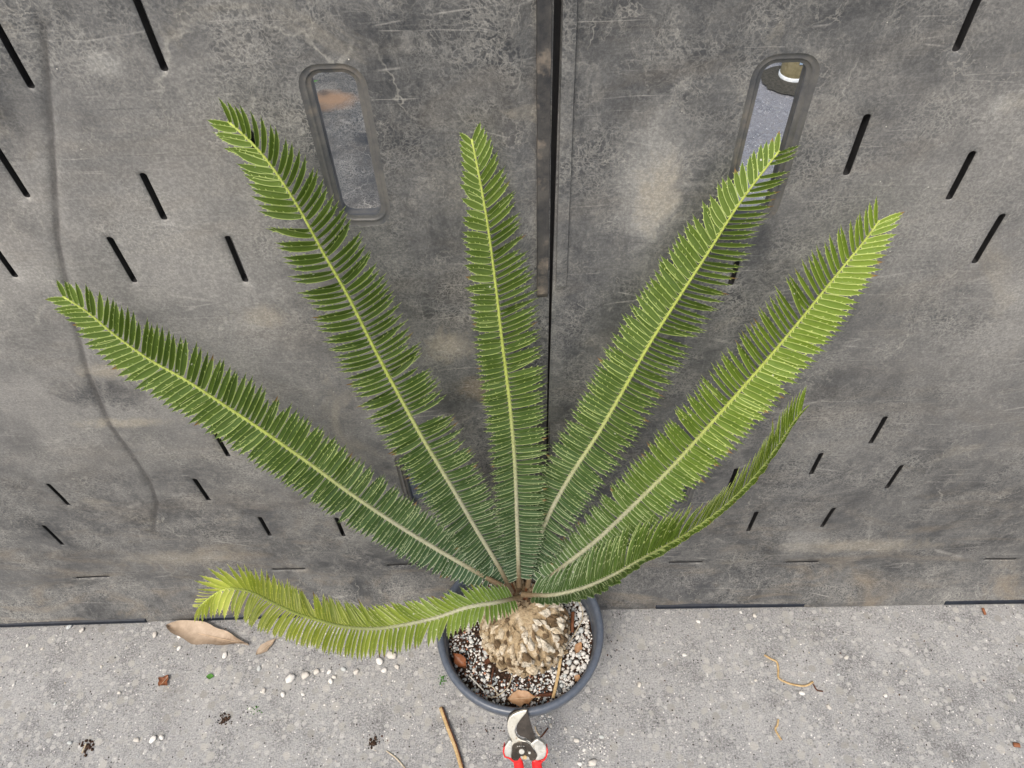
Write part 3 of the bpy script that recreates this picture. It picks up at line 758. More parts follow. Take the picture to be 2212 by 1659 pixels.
for i in range(nb):
    want = (i+.5)/nb*area_t[-1]*.985; k = next(q for q in range(200) if area_t[q+1] >= want); t = (k+.5)/200
    a = i*GA+rnd.uniform(-.12, .12)
    p = cau_pt(a, t); p2 = cau_pt(a, min(1, t+.01)); up = (p2-p).normalized()
    tang = Vector((-math.sin(a), math.cos(a), 0)); out = tang.cross(up).normalized()
    sd_ = up.cross(out).normalized(); out = sd_.cross(up).normalized()
    sp_ = rnd.uniform(-.7, .25); u2 = up*math.cos(sp_)+sd_*math.sin(sp_); s2 = sd_*math.cos(sp_)-up*math.sin(sp_)
    sc = rnd.choice((.0042, .0055, .0066, .0078))*rnd.uniform(.85, 1.15)
    Mx = Matrix((s2*sc*rnd.uniform(.6, .95), u2*sc*rnd.uniform(1.0, 1.5), out*sc*rnd.uniform(.7, 1.15))).transposed().to_4x4(); Mx.translation = p+out*rnd.uniform(-.0005, .0036)
    Mx = Mx @ Matrix.Rotation(rnd.uniform(-.7, .7), 4, 'Y') @ Matrix.Rotation(rnd.uniform(-.2, .5), 4, 'X')
    wgt = ('caudexA caudexB caudexW caudexC'.split())
    cx = math.cos(a)
    q = rnd.random()
    if cx > -.1 and t > .45: mats_ = [3, 7, 3, 0, 5, 7, 8]
    elif t < .35: mats_ = [1, 4, 0, 2, 4, 1]
    else: mats_ = [0, 2, 6, 1, 4, 5, 0]
    o = bpy.data.objects.new('leaf_base', BM[rnd.choice(mats_)]); C.objects.link(o); o.parent = caud; o.matrix_basis = Mx
# root collar crumbs and crown scales
TOP = Vector((-.0010, .5090, .279))
cme = []
for k in range(3):
    mb = MB(); v = []; n = 6
    for j in range(n+1):
        t = j/n; w = .0042*(1-t)**.7+.0002; v += [(-w, t*.026, .004*t*t-.0015*abs(1)), (0, t*.026, .004*t*t+.001), (w, t*.026, .004*t*t-.0015)]
    f = [(j*3+i, j*3+i+1, j*3+i+4, j*3+i+3) for j in range(n) for i in range(2)]
    cme.append(mesh('cataphyll', v, f)); cme[-1].materials.append(M[('caudexC', 'rust_leaf', 'caudexB')[k]])
for i in range(44):
    a = i*GA; el = R(rnd.uniform(35, 82)); d = Vector((math.cos(a)*math.cos(el), math.sin(a)*math.cos(el), math.sin(el)))
    s = d.cross(Vector((0, 0, 1))).normalized(); n_ = s.cross(d)
    Mx = Matrix((s, d, n_)).transposed().to_4x4() @ Matrix.Scale(rnd.uniform(.6, 1.15), 4); Mx.translation = TOP+Vector((math.cos(a), math.sin(a), 0))*rnd.uniform(.004, .020)+Vector((0, 0, -.008))
    o = bpy.data.objects.new('cataphyll', cme[i % 3]); C.objects.link(o); o.parent = caud; o.matrix_basis = Mx

# ---- fronds
def lerp_tab(tab, t):
    if t <= tab[0][0]: return tab[0][1]
    for (a, x), (b, y) in zip(tab, tab[1:]):
        if t <= b: return x+(y-x)*(t-a)/(b-a)
    return tab[-1][1]
def catmull(P, n):
    P = [P[0]*2-P[1]]+P+[P[-1]*2-P[-2]]; out = []
    for i in range(1, len(P)-2):
        for k in range(n):
            t = k/n; a, b, c, d = P[i-1], P[i], P[i+1], P[i+2]
            out.append(.5*((2*b)+(c-a)*t+(2*a-5*b+4*c-d)*t*t+(3*b-a-3*c+d)*t**3))
    out.append(P[-2]); return out
def leaflet_mesh(seed, teeth=True):
    rr = random.Random(seed); n = 9; v = []; f = []; col = []
    W = .5
    ys = [0, .025, .11, .22, .34, .46, .58, .70, .84, 1]
    for j in range(n+1):
        t = ys[j]
        w = W*(.62+.38*math.sin(min(1, t/.35)*math.pi/2))*(1-max(0, (t-.52)/.48)**1.6)
        if j == n: w = .012
        y = t; cx = .0
        bend = .16*t*t*0
        for s, k in ((-1, .75), (-.76, 0), (0, 0), (.66, 0), (1, 1)):
            if j == 0: k = .9
            v.append([cx+s*w, y, -.10*(1-abs(s))*w/W + (.05 if s == 1 else 0)]); col.append((float(k), 0, 0, 1))
    for j in range(n):
        for k in range(4): a = j*5+k; f.append((a, a+1, a+6, a+5))
    if teeth:
        for s, ts in ((1, (rr.uniform(.42, .5), rr.uniform(.6, .68), rr.uniform(.78, .84))), (-1, (rr.uniform(.62, .7), rr.uniform(.8, .86)))):
            for t in ts:
                w = W*(1-max(0, (t-.52)/.48)**1.6); i = len(v)
                v += [[s*w*.9, t-.028, 0], [s*w*.9, t+.022, 0], [s*(w*1.0+.17), t+.055, .01]]; col += [(1, 0, 0, 1)]*3; f.append((i, i+1, i+2) if s > 0 else (i+1, i, i+2))
    i = len(v)
    v += [[-.018, .985, 0], [.018, .985, 0], [.01, 1.05, 0]]; col += [(1, 0, 0, 1)]*3; f.append((i, i+1, i+2))
    return v, f, col
LV = [leaflet_mesh(i) for i in range(5)]
cand = []                                   # every leaflet of the plant, then the largest in view get meshes of their own
def frond(spec):
    pts = [at_y(px, py, y) for px, py, y in spec['pts']]
    cur = catmull(pts, 16)
    cum = [0]
    for a, b in zip(cur, cur[1:]): cum.append(cum[-1]+(b-a).length)
    Ltot = cum[-1]
    def P(s):
        s = max(0, min(Ltot, s))
        for i in range(len(cum)-1):
            if cum[i+1] >= s:
                k = (s-cum[i])/max(1e-9, cum[i+1]-cum[i]); return cur[i].lerp(cur[i+1], k)
        return cur[-1]
    def frame(t):
        s = t*Ltot; p = P(s); T = (P(s+.008)-P(s-.008)).normalized()
        N = (CAM-p).normalized(); N = (N-T*N.dot(T)).normalized(); S = T.cross(N)
        a = R(lerp_tab(spec['roll'], t)); N2 = N*math.cos(a)-S*math.sin(a); S2 = T.cross(N2)
        return p, T, N2, S2
    fr = bpy.data.objects.new('frond', None); C.objects.link(fr); fr.parent = plant; fr.matrix_parent_inverse = Matrix.Translation(-POT)
    fr.location = pts[0]; fr.empty_display_size = .03; fr['label'] = spec['label']
    FI = Matrix.Translation(-pts[0])
    # rachis
    mb = MB(); nseg = 70; v = []; f = []; col = []; nn = 8
    for i in range(nseg+1):
        t = i/nseg; p, T, N, S = frame(t)
        r_ = (.0028*(1-t)**1.2+.0011)*spec.get('rw', 1)
        if t < .04: r_ *= 1+.25*(1-t/.04)
        for k in range(nn):
            a = 2*math.pi*k/nn
            v.append(p + S*math.cos(a)*r_ + N*math.sin(a)*r_*.8); col.append((1. if math.sin(a) < -.3 else 0., t, 0, 1))
    for i in range(nseg):
        for k in range(nn): f.append((i*nn+k, i*nn+(k+1) % nn, (i+1)*nn+(k+1) % nn, (i+1)*nn+k))
    f.append(tuple(nseg*nn+k for k in range(nn)))
    me = mesh('rachis', [FI @ q for q in v], f)
    ca = me.color_attributes.new('Col', 'FLOAT_COLOR', 'POINT'); ca.data.foreach_set('color', [c for q in col for c in q])
    o = link('rachis', me, M['rachis']); o.parent = fr
    n = spec.get('n', 88); rr = random.Random(spec['seed'])
    for i in range(n):
        t0 = spec.get('t0', .035)+(1.0-spec.get('t0', .035))*(i/(n-1))**.97*.995
        for s in (-1, 1):
            t = min(.997, t0+rr.uniform(-.0015, .0015)+(0.003 if s > 0 else 0))
            if any(a < t < b and sd2 == s for a, b, sd2 in spec.get('gap', ())): continue
            p, T, N, S = frame(t)
            env = lerp_tab(spec.get('env') or [(0, .34), (.07, .62), (.18, .92), (.35, 1), (.6, 1.04), (.78, 1.0), (.9, .84), (.97, .62), (1, .42)], t)
            L = .94*KP*spec['len'][0 if s < 0 else 1]*env*rr.uniform(.94, 1.04)
            if rr.random() < .003: continue
            if rr.random() < .05: L *= rr.uniform(.72, .95)
            W = spec.get('wid', .0092)*lerp_tab([(0, .75), (.15, .95), (.5, 1.0), (.85, .85), (1, .5)], t)
            ang = R(lerp_tab(spec.get('angL', spec['ang']) if s < 0 else spec['ang'], t)+rr.gauss(0, 1.8)+(rr.choice((-11, 9)) if rr.random() < .03 else 0)); keel = R(lerp_tab(spec.get('keelL', spec['keel']) if s < 0 else spec['keel'], t)+rr.uniform(-4, 4))
            vdir = (CAM-p).normalized(); th = math.acos(max(-1, min(1, T.dot(vdir))))
            cov = 1.3*lerp_tab(spec['covL' if s < 0 else 'covR'], t)*rr.uniform(.88, 1.12)
            al = math.asin(max(.08, min(.96, cov*(Ltot/n)*math.sin(th)/W)))
            tw = th-al+R(rr.uniform(-3, 3)) if 'tw' not in spec else R(lerp_tab(spec['tw'], t)+rr.uniform(-6, 6))
            bend = R(spec.get('bend', 22)); droop = R(lerp_tab(spec.get('droopL', spec.get('droop', [(0, 0)])) if s < 0 else spec.get('droop', [(0, 0)]), t))
            grav = lerp_tab(spec.get('gravL', [(0, .12)]) if s < 0 else [(0, .12)], t)
            side = S*s*math.cos(keel)+N*math.sin(keel)
            vv, ff, cc = LV[rr.randrange(5)]
            # frame along the curved leaflet
            rows = {}
            def loc(y):
                y = max(0, y); A = ang-bend*(y-.35)
                m_ = 6; q = Vector(); 
                for k2 in range(m_):
                    yy = y*(k2+.5)/m_; A = ang+bend*.3-bend*yy; dk = keel-droop*yy
                    sdv = S*s*math.cos(dk)+N*math.sin(dk)
                    q += (T*math.cos(A)+sdv*math.sin(A)+Vector((0, 0, -grav*yy))).normalized()*(L*y/m_)
                A = ang+bend*.3-bend*y; dk = keel-droop*y
                sdv = S*s*math.cos(dk)+N*math.sin(dk)
                D = (T*math.cos(A)+sdv*math.sin(A)+Vector((0, 0, -grav*y))).normalized()
                B0 = (T-D*T.dot(D)).normalized(); Nb = D.cross(B0)*(-s)
                if Nb.dot(N) < 0: Nb = -Nb
                B = B0*math.cos(tw)+Nb*math.sin(tw); Nn = Nb*math.cos(tw)-B0*math.sin(tw)
                return q, B, Nn
            cache = {}
            r_ = (.0028*(1-t)**1.2+.0011)
            base = p+S*s*r_*.7+N*r_*.25
            V = []
            for x, y, z in vv:
                key = round(y, 4)
                if key not in cache: cache[key] = loc(y)
                q, B, Nn = cache[key]
                V.append(base+q+B*x*W+Nn*z*W)
            rv = rr.random(); colr = [(c[0], t, rv, max(0, min(1, q[1]))) for c, q in zip(cc, vv)]
            if s < 0: ff = [g_[::-1] for g_ in ff]
            # size in view
            a0 = V[0*5+0]; ctr = V[25]
            dirv = (CAM-ctr); dist = dirv.length; dirv.normalize()
            nv = (V[27]-V[7]).cross(V[24]-V[20]); area = abs(nv.dot(dirv))/dist**2
            cand.append((area, fr, FI, V, ff, colr, spec['mat']))
def curve_y(pl, y0, y1, e=.7):
    n = len(pl); y0 *= KP; y1 *= KP; return [(px, py, y0+(y1-y0)*(i/(n-1))**e) for i, (px, py) in enumerate(pl)]
T_STD = dict(ang=[(0, 86), (.3, 82), (.6, 74), (.85, 60), (1, 34)], keel=[(0, 20), (.5, 14), (1, 10)])
FR = [
 dict(seed=1, label='central upright frond in front of the seam', pts=curve_y([(1121, 1266), (1117, 1130), (1112, 1000), (1101, 870), (1085, 740), (1070, 610), (1054, 490), (1036, 385), (1019, 300)], .468, .560),
      roll=[(0, -8), (1, -12)], len=(.034, .043), covL=[(0, .95), (.5, .9), (1, .7)], covR=[(0, .95), (.5, .85), (.75, .6), (1, .5)], mat='leafA', n=96, wid=.0104, bend=12, **T_STD),
 dict(seed=2, label='long frond left of the central one, tip beside the handhold', pts=curve_y([(1106, 1280), (1078, 1225), (1030, 1145), (975, 1050), (915, 950), (860, 850), (808, 752), (752, 640), (695, 540), (640, 440), (580, 350), (535, 300), (492, 262)], .460, .550),
      roll=[(0, 0), (.6, 4), (1, 6)], len=(.044, .047), covL=[(0, 1), (.4, .95), (.7, .6), (.85, .55), (.94, .85), (1, .8)], covR=[(0, 1), (.4, .85), (.7, .55), (1, .35)], mat='leafA', n=108, wid=.0108, bend=24, gap=[(.07, .078, 1), (.505, .515, 1), (.86, .868, -1)], **T_STD),
 dict(seed=3, label='lowest of the long fronds spreading left across the crease', pts=curve_y([(1084, 1266), (1030, 1236), (950, 1190), (860, 1135), (760, 1068), (660, 995), (560, 925), (480, 872), (400, 820), (325, 778), (250, 725), (190, 675), (135, 640)], .452, .530),
      roll=[(0, 10), (.5, 6), (1, 0)], len=(.038, .044), covL=[(0, 1), (1, .9)], covR=[(0, 1), (.5, .95), (.8, .7), (1, .5)], mat='leafA', n=100, wid=.0104, bend=10,
      ang=[(0, 84), (.3, 80), (.6, 76), (.85, 62), (1, 36)], keel=[(0, 18), (.5, 12), (1, 8)]),
 dict(seed=4, label='long frond right of the central one, tip in front of the upper right handhold', pts=curve_y([(1140, 1268), (1152, 1205), (1180, 1125), (1228, 1035), (1290, 940), (1345, 845), (1400, 748), (1465, 645), (1530, 545), (1590, 450), (1645, 375), (1684, 325)], .470, .552),
      roll=[(0, 4), (1, -4)], len=(.042, .044), covL=[(0, 1), (.5, .95), (1, .8)], covR=[(0, 1), (.4, .9), (.7, .5), (1, .28)], mat='leafA', n=104, wid=.0104, bend=12, **T_STD),
 dict(seed=5, label='bright green long frond, second from the right of the upright ones', pts=curve_y([(1152, 1276), (1215, 1225), (1290, 1166), (1370, 1090), (1450, 1010), (1525, 927), (1600, 842), (1680, 750), (1750, 665), (1820, 578), (1868, 520), (1900, 476)], .450, .530),
      roll=[(0, -6), (.5, -4), (1, 2)], len=(.044, .042), covL=[(0, 1), (.4, .85), (.75, .5), (1, .35)], covR=[(0, 1), (.6, .95), (1, .85)], mat='leafC', n=98, wid=.0102, bend=8,
      ang=[(0, 78), (.3, 75), (.6, 70), (.85, 62), (1, 34)], keel=[(0, 18), (.5, 12), (1, 8)], env=[(0, .34), (.07, .62), (.18, .9), (.35, 1), (.65, 1.04), (.82, 1.0), (.93, .84), (1, .55)]),
 dict(seed=6, label='twisted narrow frond arching right, seen nearly edge-on', pts=[(1128, 1284, .446*KP), (1190, 1286, 0.432*KP), (1255, 1272, 0.424*KP), (1320, 1245, 0.417*KP), (1380, 1212, 0.412*KP), (1435, 1182, 0.41*KP), (1490, 1150, 0.41*KP), (1545, 1112, 0.412*KP), (1598, 1065, 0.415*KP), (1640, 1020, 0.419*KP), (1680, 965, 0.423*KP), (1712, 915, 0.427*KP), (1733, 888, 0.43*KP)],
      roll=[(0, 4), (.3, 8), (.47, 22), (.6, 58), (1, 58)], len=(.074, .050), covL=[(0, 1.0), (.5, .8), (1, .6)], covR=[(0, .9), (1, .8)], mat='leafC', n=104, wid=.0104, bend=12,
      ang=[(0, 62), (.2, 46), (.45, 33), (.65, 34), (1, 30)], keel=[(0, 58), (.45, 66), (.6, 25), (1, 25)], keelL=[(0, 8), (.5, 14), (1, 25)], env=[(0, .3), (.06, .5), (.2, .9), (.42, 1), (.56, .62), (.85, .52), (1, .4)]),
 dict(seed=7, label='pale yellow-green frond arching low to the left toward the viewer', pts=[(a, b, c*KP) for a, b, c in [(1124, 1290, .444), (1070, 1302, .420), (1010, 1312, .408), (940, 1335, .396), (860, 1352, .382), (800, 1358, .371), (740, 1353, .361), (690, 1340, .352), (640, 1325, .344), (590, 1302, .336), (540, 1278, .328), (490, 1272, .322), (455, 1290, .318), (430, 1312, .315)]],
      roll=[(0, -22), (.3, -10), (.55, 6), (.75, 10), (.9, -20), (1, -50)], len=(.043, .050), covL=[(0, .9), (.5, .75), (1, .7)], covR=[(0, .9), (.4, .8), (1, .7)], mat='leafB', n=86, wid=.0092, bend=-14, droop=[(0, 10), (.5, 20), (1, 30)], droopL=[(0, 10), (1, 10)], gravL=[(0, .3), (.35, 1.0), (.6, 1.9), (.85, 1.6), (1, .5)],
      ang=[(0, 56), (.3, 44), (.6, 30), (.85, 28), (1, 20)], angL=[(0, 56), (.3, 60), (.6, 84), (.85, 80), (1, 25)], keel=[(0, 30), (.5, 22), (1, 12)], keelL=[(0, 20), (.4, 0), (.8, -15), (1, 5)], env=[(0, .40), (.08, .6), (.25, .85), (.45, 1), (.75, 1), (.9, .75), (1, .5)]),
]
for s in FR: frond(s)
cand.sort(key=lambda q: -q[0])
def leaf_obj(name, items, fr, FI, mat):
    v = []; f = []; col = []
    for it in items:
        n = len(v); v += [FI @ p for p in it[3]]; f += [tuple(i+n for i in g_) for g_ in it[4]]; col += it[5]
    me = mesh(name, v, f); ca = me.color_attributes.new('Col', 'FLOAT_COLOR', 'POINT'); ca.data.foreach_set('color', [c for q in col for c in q])
    o = link(name, me, M[mat]); o.parent = fr; return o
for it in cand[:300]: leaf_obj('leaflet', [it], it[1], it[2], it[6])
rest = {}
for it in cand[300:]: rest.setdefault(it[1].name, []).append(it)
for k, its in rest.items(): tag(leaf_obj('leaflets', its, its[0][1], its[0][2], its[0][6]), kind='stuff')

# ------------------------------------------------------------------ litter lying in the pot
def blade_leaf(name, A, B, width, mat, label, cat, curl=.003, n=12, sym=1.0, lift=.001, stalk=0, vein=None, wavy=0, up=Vector((0, 0, 1)), group=None):
    A, B = Vector(A), Vector(B); d = B-A; L = d.length; d.normalize(); s = d.cross(up).normalized(); u = s.cross(d)
    root = empty(name, A, label, cat, group); v = []; f = []
    for j in range(n+1):
        t = j/n; w = width*(math.sin(math.pi*min(1, t**sym))**1.15)*(1+.10*math.sin(t*19)*(wavy > 0)) + .0003
        for k in range(5):
            q = (k-2)/2; v.append(A+d*L*t+s*q*w*(1+wavy*sph((t*3, q, L*50), 2)) + u*(lift+curl*(q*q) + .25*curl*math.sin(t*7+q)))
    for j in range(n):
        for k in range(4): a = j*5+k; f.append((a, a+1, a+6, a+5))
    nv = len(v); th = .0003
    v += [p-u*th for p in v]; f += [tuple(i+nv for i in q[::-1]) for q in f]
    mb = MB(); mb.add(v, f); mb.build('blade', mat, root)
    if vein:
        mb = MB(); mb.tube([A+d*L*t+u*(lift+.0008) for t in [i/10 for i in range(11)]], .0004, 5); mb.build('midrib', vein, root)
    if stalk:
        mb = MB(); mb.tube([B+u*lift, B+d*stalk*.5+u*(lift+.001), B+d*stalk+u*lift], .0007, 6); mb.build('stalk', vein or mat, root)
    return root
zz = SOIL+.006
PS = lambda cx, cy, z=zz: spot((1750+cx/3.16)/1.8228, (2500+cy/3.16)/1.8228, z)      # a place on the potting mix
blade_leaf('dead_leaf', PS(785, 815), PS(1140, 790), .0125, M['oak_leaf'], 'curled brown oval leaf lying on the gravel against the front of the pot rim', 'dead leaf', .004, 14, .9, .005, .008, M['oak_vein'], .25)
blade_leaf('dead_leaf', PS(110, 250), PS(280, 440), .008, M['rust_leaf'], 'dark red-brown curled leaf on the gravel at the left side of the pot', 'dead leaf', .007, 12, 1, .004, 0, None, .5)
blade_leaf('dead_leaf', PS(1700, 110), PS(1625, 255), .006, M['oak_leaf'], 'small orange-brown leaf among the white perlite at the right of the pot', 'dead leaf', .003, 10, 1, .006, 0, None, .3)
blade_leaf('dead_leaf', PS(1680, 510), PS(1620, 590), .005, M['oak_leaf'], 'small tan leaf scrap tucked beside the pot wall at the lower right', 'dead leaf', .002, 8, 1, .004, 0, None, .5)
def strip(name, pts, w, th, mat, label, cat, n=10):
    mb = MB(); cur = catmull([Vector(p) for p in pts], n); mb.tube(cur, w, 8, th); o = mb.build(name, mat); return tag(o, label, cat)
strip('straw_strip', [PS(1455, 230, zz+.010), PS(1410, 520, zz+.007), PS(1350, 785, zz+.006)], .0026, .22, M['straw'], 'flat golden straw lying on the potting mix right of the trunk', 'straw')
strip('thin_stem', [PS(845, 500, zz+.003), PS(800, 630), PS(730, 710, zz+.004), PS(620, 775), PS(525, 765, zz+.002)], .0009, .8, M['stem'], 'long curved tan stem on the gravel in front of the trunk', 'stem')
strip('thin_stem', [PS(305, 505, zz+.003), PS(390, 590, zz+.002), PS(490, 695, zz)], .0010, .8, M['white_stem'], 'short white stem bent at one end, on the gravel at the left', 'stem')
strip('thin_stem', [PS(610, 430, zz+.004), PS(590, 520, zz+.002), PS(580, 620, zz)], .0013, .7, M['bark'], 'short brown twig standing in the gravel between the leaf and the trunk', 'twig')
strip('thin_stem', [PS(530, 620), PS(600, 650, zz+.003), PS(665, 735, zz)], .0010, .8, M['stem'], 'small forked tan stem beside the long curved one', 'stem')
strip('thin_stem', [PS(690, 460, zz+.001), PS(780, 435, zz+.003)], .0007, .8, M['stem'], 'tiny pale stem lying against the front foot of the trunk', 'stem')
strip('thin_stem', [spot(2260/1.8228, 2330/1.8228, zz+.012), spot(2295/1.8228, 2420/1.8228, zz+.010), spot(2260/1.8228, 2500/1.8228, zz+.012), spot(2222/1.8228, 2555/1.8228, zz+.010)], .0010, .8, M['stem'], 'thin grey stem curving over the white perlite beside the trunk', 'stem')
strip('red_twig', [spot(2256/1.8228, 2410/1.8228, zz+.008), spot(2253/1.8228, 2450/1.8228, zz+.008), spot(2252/1.8228, 2490/1.8228, zz+.004)], .0033, .8, M['rust_leaf'], 'short thick red-brown twig upright beside the trunk at the right', 'twig')
def chip(c, dx, L, w, h, mat, label, name='bark_chip', cat='bark chip'):
    mb = MB(); pts = [c+dx*(L*(i/5-.5)) for i in range(6)]; mb.tube(pts, [w*(.6+.4*rnd.random()) for _ in pts], 6, h/w); return tag(mb.build(name, mat, None, False), label, cat)
chip(PS(1265, 745), Vector((1, .05, 0)), .026, .004, .003, M['bark'], 'dark brown bark chip touching the straw at the front of the pot')
chip(PS(1330, 400), Vector((1, -.2, 0)), .018, .006, .004, M['stone_dark'], 'black lump half under the straw beside the trunk foot')
chip(PS(1420, 655), Vector((.3, -1, 0)), .016, .0045, .003, M['stone_dark'], 'dark grey slate pebble beside the lower end of the straw', 'slate_pebble', 'pebble')
chip(PS(560, 310), Vector((1, .6, 0)), .014, .0045, .003, M['bark'], 'dark brown bark piece behind the white lumps left of the trunk')

# ------------------------------------------------------------------ litter on the ground
G = lambda x, y, z=0.0: spot(x, y, z)
lf = blade_leaf('dead_leaf', G(975/1.4747/1.8228, (1950+765/1.4747)/1.8228), G(1450/1.4747/1.8228, (1950+875/1.4747)/1.8228), .021, M['dry_leaf'],
           'long pointed pale brown leaf lying on the concrete at the foot of the left panel', 'dead leaf', .010, 18, .72, .003, 0, M['oak_vein'], .15)
blade_leaf('dead_leaf', G(554, 1416), G(598, 1381), .0085, M['dry_leaf'], 'small pale brown leaf on the concrete under the low yellow-green frond', 'dead leaf', .004, 12, .8, .002, .012, M['stem'], .2)
blade_leaf('dead_leaf', G(345, 1484), G(366, 1460), .0095, M['rust_leaf'], 'small crumpled brown leaf alone on the concrete, left', 'dead leaf', .005, 10, 1, .002, 0, M['stem'], .8)
blade_leaf('green_leaf', G(446, 1462), G(463, 1462), .0048, M['moss'], 'tiny bright green leaf lying flat on the concrete', 'leaf', .002, 8, 1, .001)
# sticks
strip('dry_stick', [G(952, 1528, .004), G(968, 1573, .006), G(985, 1618, .005), G(1003, 1680, .004)], .0036, .7, M['straw'], 'long straight dry stick on the concrete left of the secateurs', 'stick')
strip('dry_stalk', [G(955.5, 1528, .0075), G(972, 1573, .0095), G(989, 1618, .0085), G(1007, 1680, .0075)], .0012, .7, M['bark'], 'thin dark stalk lying along the long dry stick', 'stick')
def G2(x, y, z=.003): return spot((2900+x/1.954)/1.8228, (2300+y/1.954)/1.8228, z)
strip('curled_straw', [G2(215, 545), G2(265, 575), G2(310, 600), G2(322, 660), G2(325, 720), G2(380, 755), G2(450, 775), G2(530, 782), G2(590, 752)], .0020, .6, M['straw'], 'bent golden straw lying on the concrete at the right', 'straw')
strip('curled_straw', [G2(590, 770), G2(620, 815), G2(665, 825)], .0014, .6, M['bark'], 'short dark curl at the end of the bent golden straw', 'stem')
strip('thin_stem', [G2(322, 1040), G2(315, 1085), G2(300, 1120), G2(345, 1200)], .0018, .6, M['straw'], 'short pale broken straw on the concrete below the bent golden one', 'straw')
strip('thin_stem', [G2(1895, 185), G2(1915, 235)], .0028, .6, M['rust_leaf'], 'orange-brown chip of straw at the foot of the right panel', 'straw')
strip('thin_stem', [G2(2130, 1235), G2(2180, 1240)], .0040, .4, M['rust_leaf'], 'small orange-brown flake on the concrete at the right frame edge', 'flake')
strip('thin_stem', [G(835, 1622, .002), G(858, 1640, .003), G(885, 1672, .002)], .0012, .8, M['stem'], 'pale thin curved stem on the concrete left of the dry stick', 'stem')
P3 = lambda x, y, z=.003: spot((1900+x/5.12)/1.8228, (2700+y/5.12)/1.8228, z)
strip('thin_stem', [P3(1060, 820), P3(1085, 910), P3(1150, 1010)], .0014, .8, M['stem'], 'tan stem on the concrete right of the secateurs blade', 'stem')
strip('thin_stem', [P3(1320, 850), P3(1240, 960), P3(1150, 1060)], .0014, .8, M['bark'], 'brown twig crossing the tan stem right of the secateurs blade', 'twig')
strip('thin_stem', [G(186, 1606, .004), G(177, 1627, .002)], .0014, .8, M['stem'], 'pale splinter in the dark soil clump at the lower left', 'stem')
strip('straw_scrap', [at_y(1990, 1076, .540), at_y(1986, 1070, .541)], .001, .8, M['straw'], 'tiny straw scrap stuck on the face of the right panel', 'straw') if False else None
# perlite crumbs on the ground
big = [(628, 1467, 15), (660, 1460, 13), (820, 1430, 13), (846, 1417, 15), (486, 1417, 10), (560, 1440+5, 8), (570, 1493, 8), (612, 1493+8, 8), (684, 1452, 10), (712, 1452, 8), (722, 1463, 7), (715, 1472, 9),
       (742, 1446, 8), (770, 1430+22, 9), (830, 1449, 9), (858, 1441, 8), (655, 1500, 6), (335, 1372, 9), (388, 1376, 7), (150, 1352+3, 9), (178, 1352+10, 8), (388, 1401, 8), (258, 1497, 6), (332, 1598, 11), (296, 1599, 8), (350, 1572+22, 8), (152, 1605, 7),
       (1381, 1480, 8), (1508, 1343, 7), (1630, 1331, 8), (1478, 1415, 7), (1828, 1421, 7), (1732, 1498, 9), (1811, 1457, 5), (1790, 1528, 8), (1912, 1503, 6), (1632, 1470, 5), (1600, 1323, 5), (1245, 1600, 8), (1262, 1620, 6), (1300, 1592, 7),
       (1280, 1648, 12), (1252, 1650, 7), (1222, 1575, 6), (1186, 1548, 5), (1190, 1568, 6), (1172, 1547, 5), (1236, 1568, 4), (600, 1440, 5), (540, 1530, 5), (220, 1440, 5), (60, 1395, 6), (92, 1402, 5), (30, 1480, 5), (120, 1520, 5)]
WH = ['left of the pot', 'right of the pot', 'beside the secateurs']
bigger = {0: 'largest white crumb in the loose cluster left of the pot'}
def nearest(px, py):
    if py > 1530 and 1150 < px < 1320: return 'beside the secateurs'
    if px > 1320: return 'on the bare concrete right of the pot'
    if 520 < px < 900: return 'in the scatter left of the pot'
    return 'on the bare concrete far left of the pot'
SH = ['rounded', 'angular', 'flat', 'lumpy', 'elongated', 'squarish', 'pitted']
used = {}
for i, (px, py, d) in enumerate(big):
    c = G(px, py); w = d/1100*.62; w = max(w, .0022)
    o = bpy.data.objects.new('perlite_crumb', PROTO2[i % 7]); C.objects.link(o)
    o.matrix_world = Matrix.Translation((c.x, c.y, w*.45)) @ Matrix.Rotation(rnd.uniform(0, 6.28), 4, 'Z') @ Matrix.Diagonal((w*1.15, w*.85, w*.7, 1))
    sz = 'large' if d >= 11 else 'mid-sized' if d >= 8 else 'small'
    base = f'{sz} {SH[i % 7]} white perlite crumb {nearest(px, py)}'
    used[base] = used.get(base, 0)+1
    if used[base] > 1: base = base.replace('white perlite crumb', ['white crumb nearer the panels', 'white crumb nearer the frame bottom', 'white crumb farthest out'][min(2, used[base]-2)])
    tag(o, base, 'perlite', 'white perlite crumbs on the concrete')
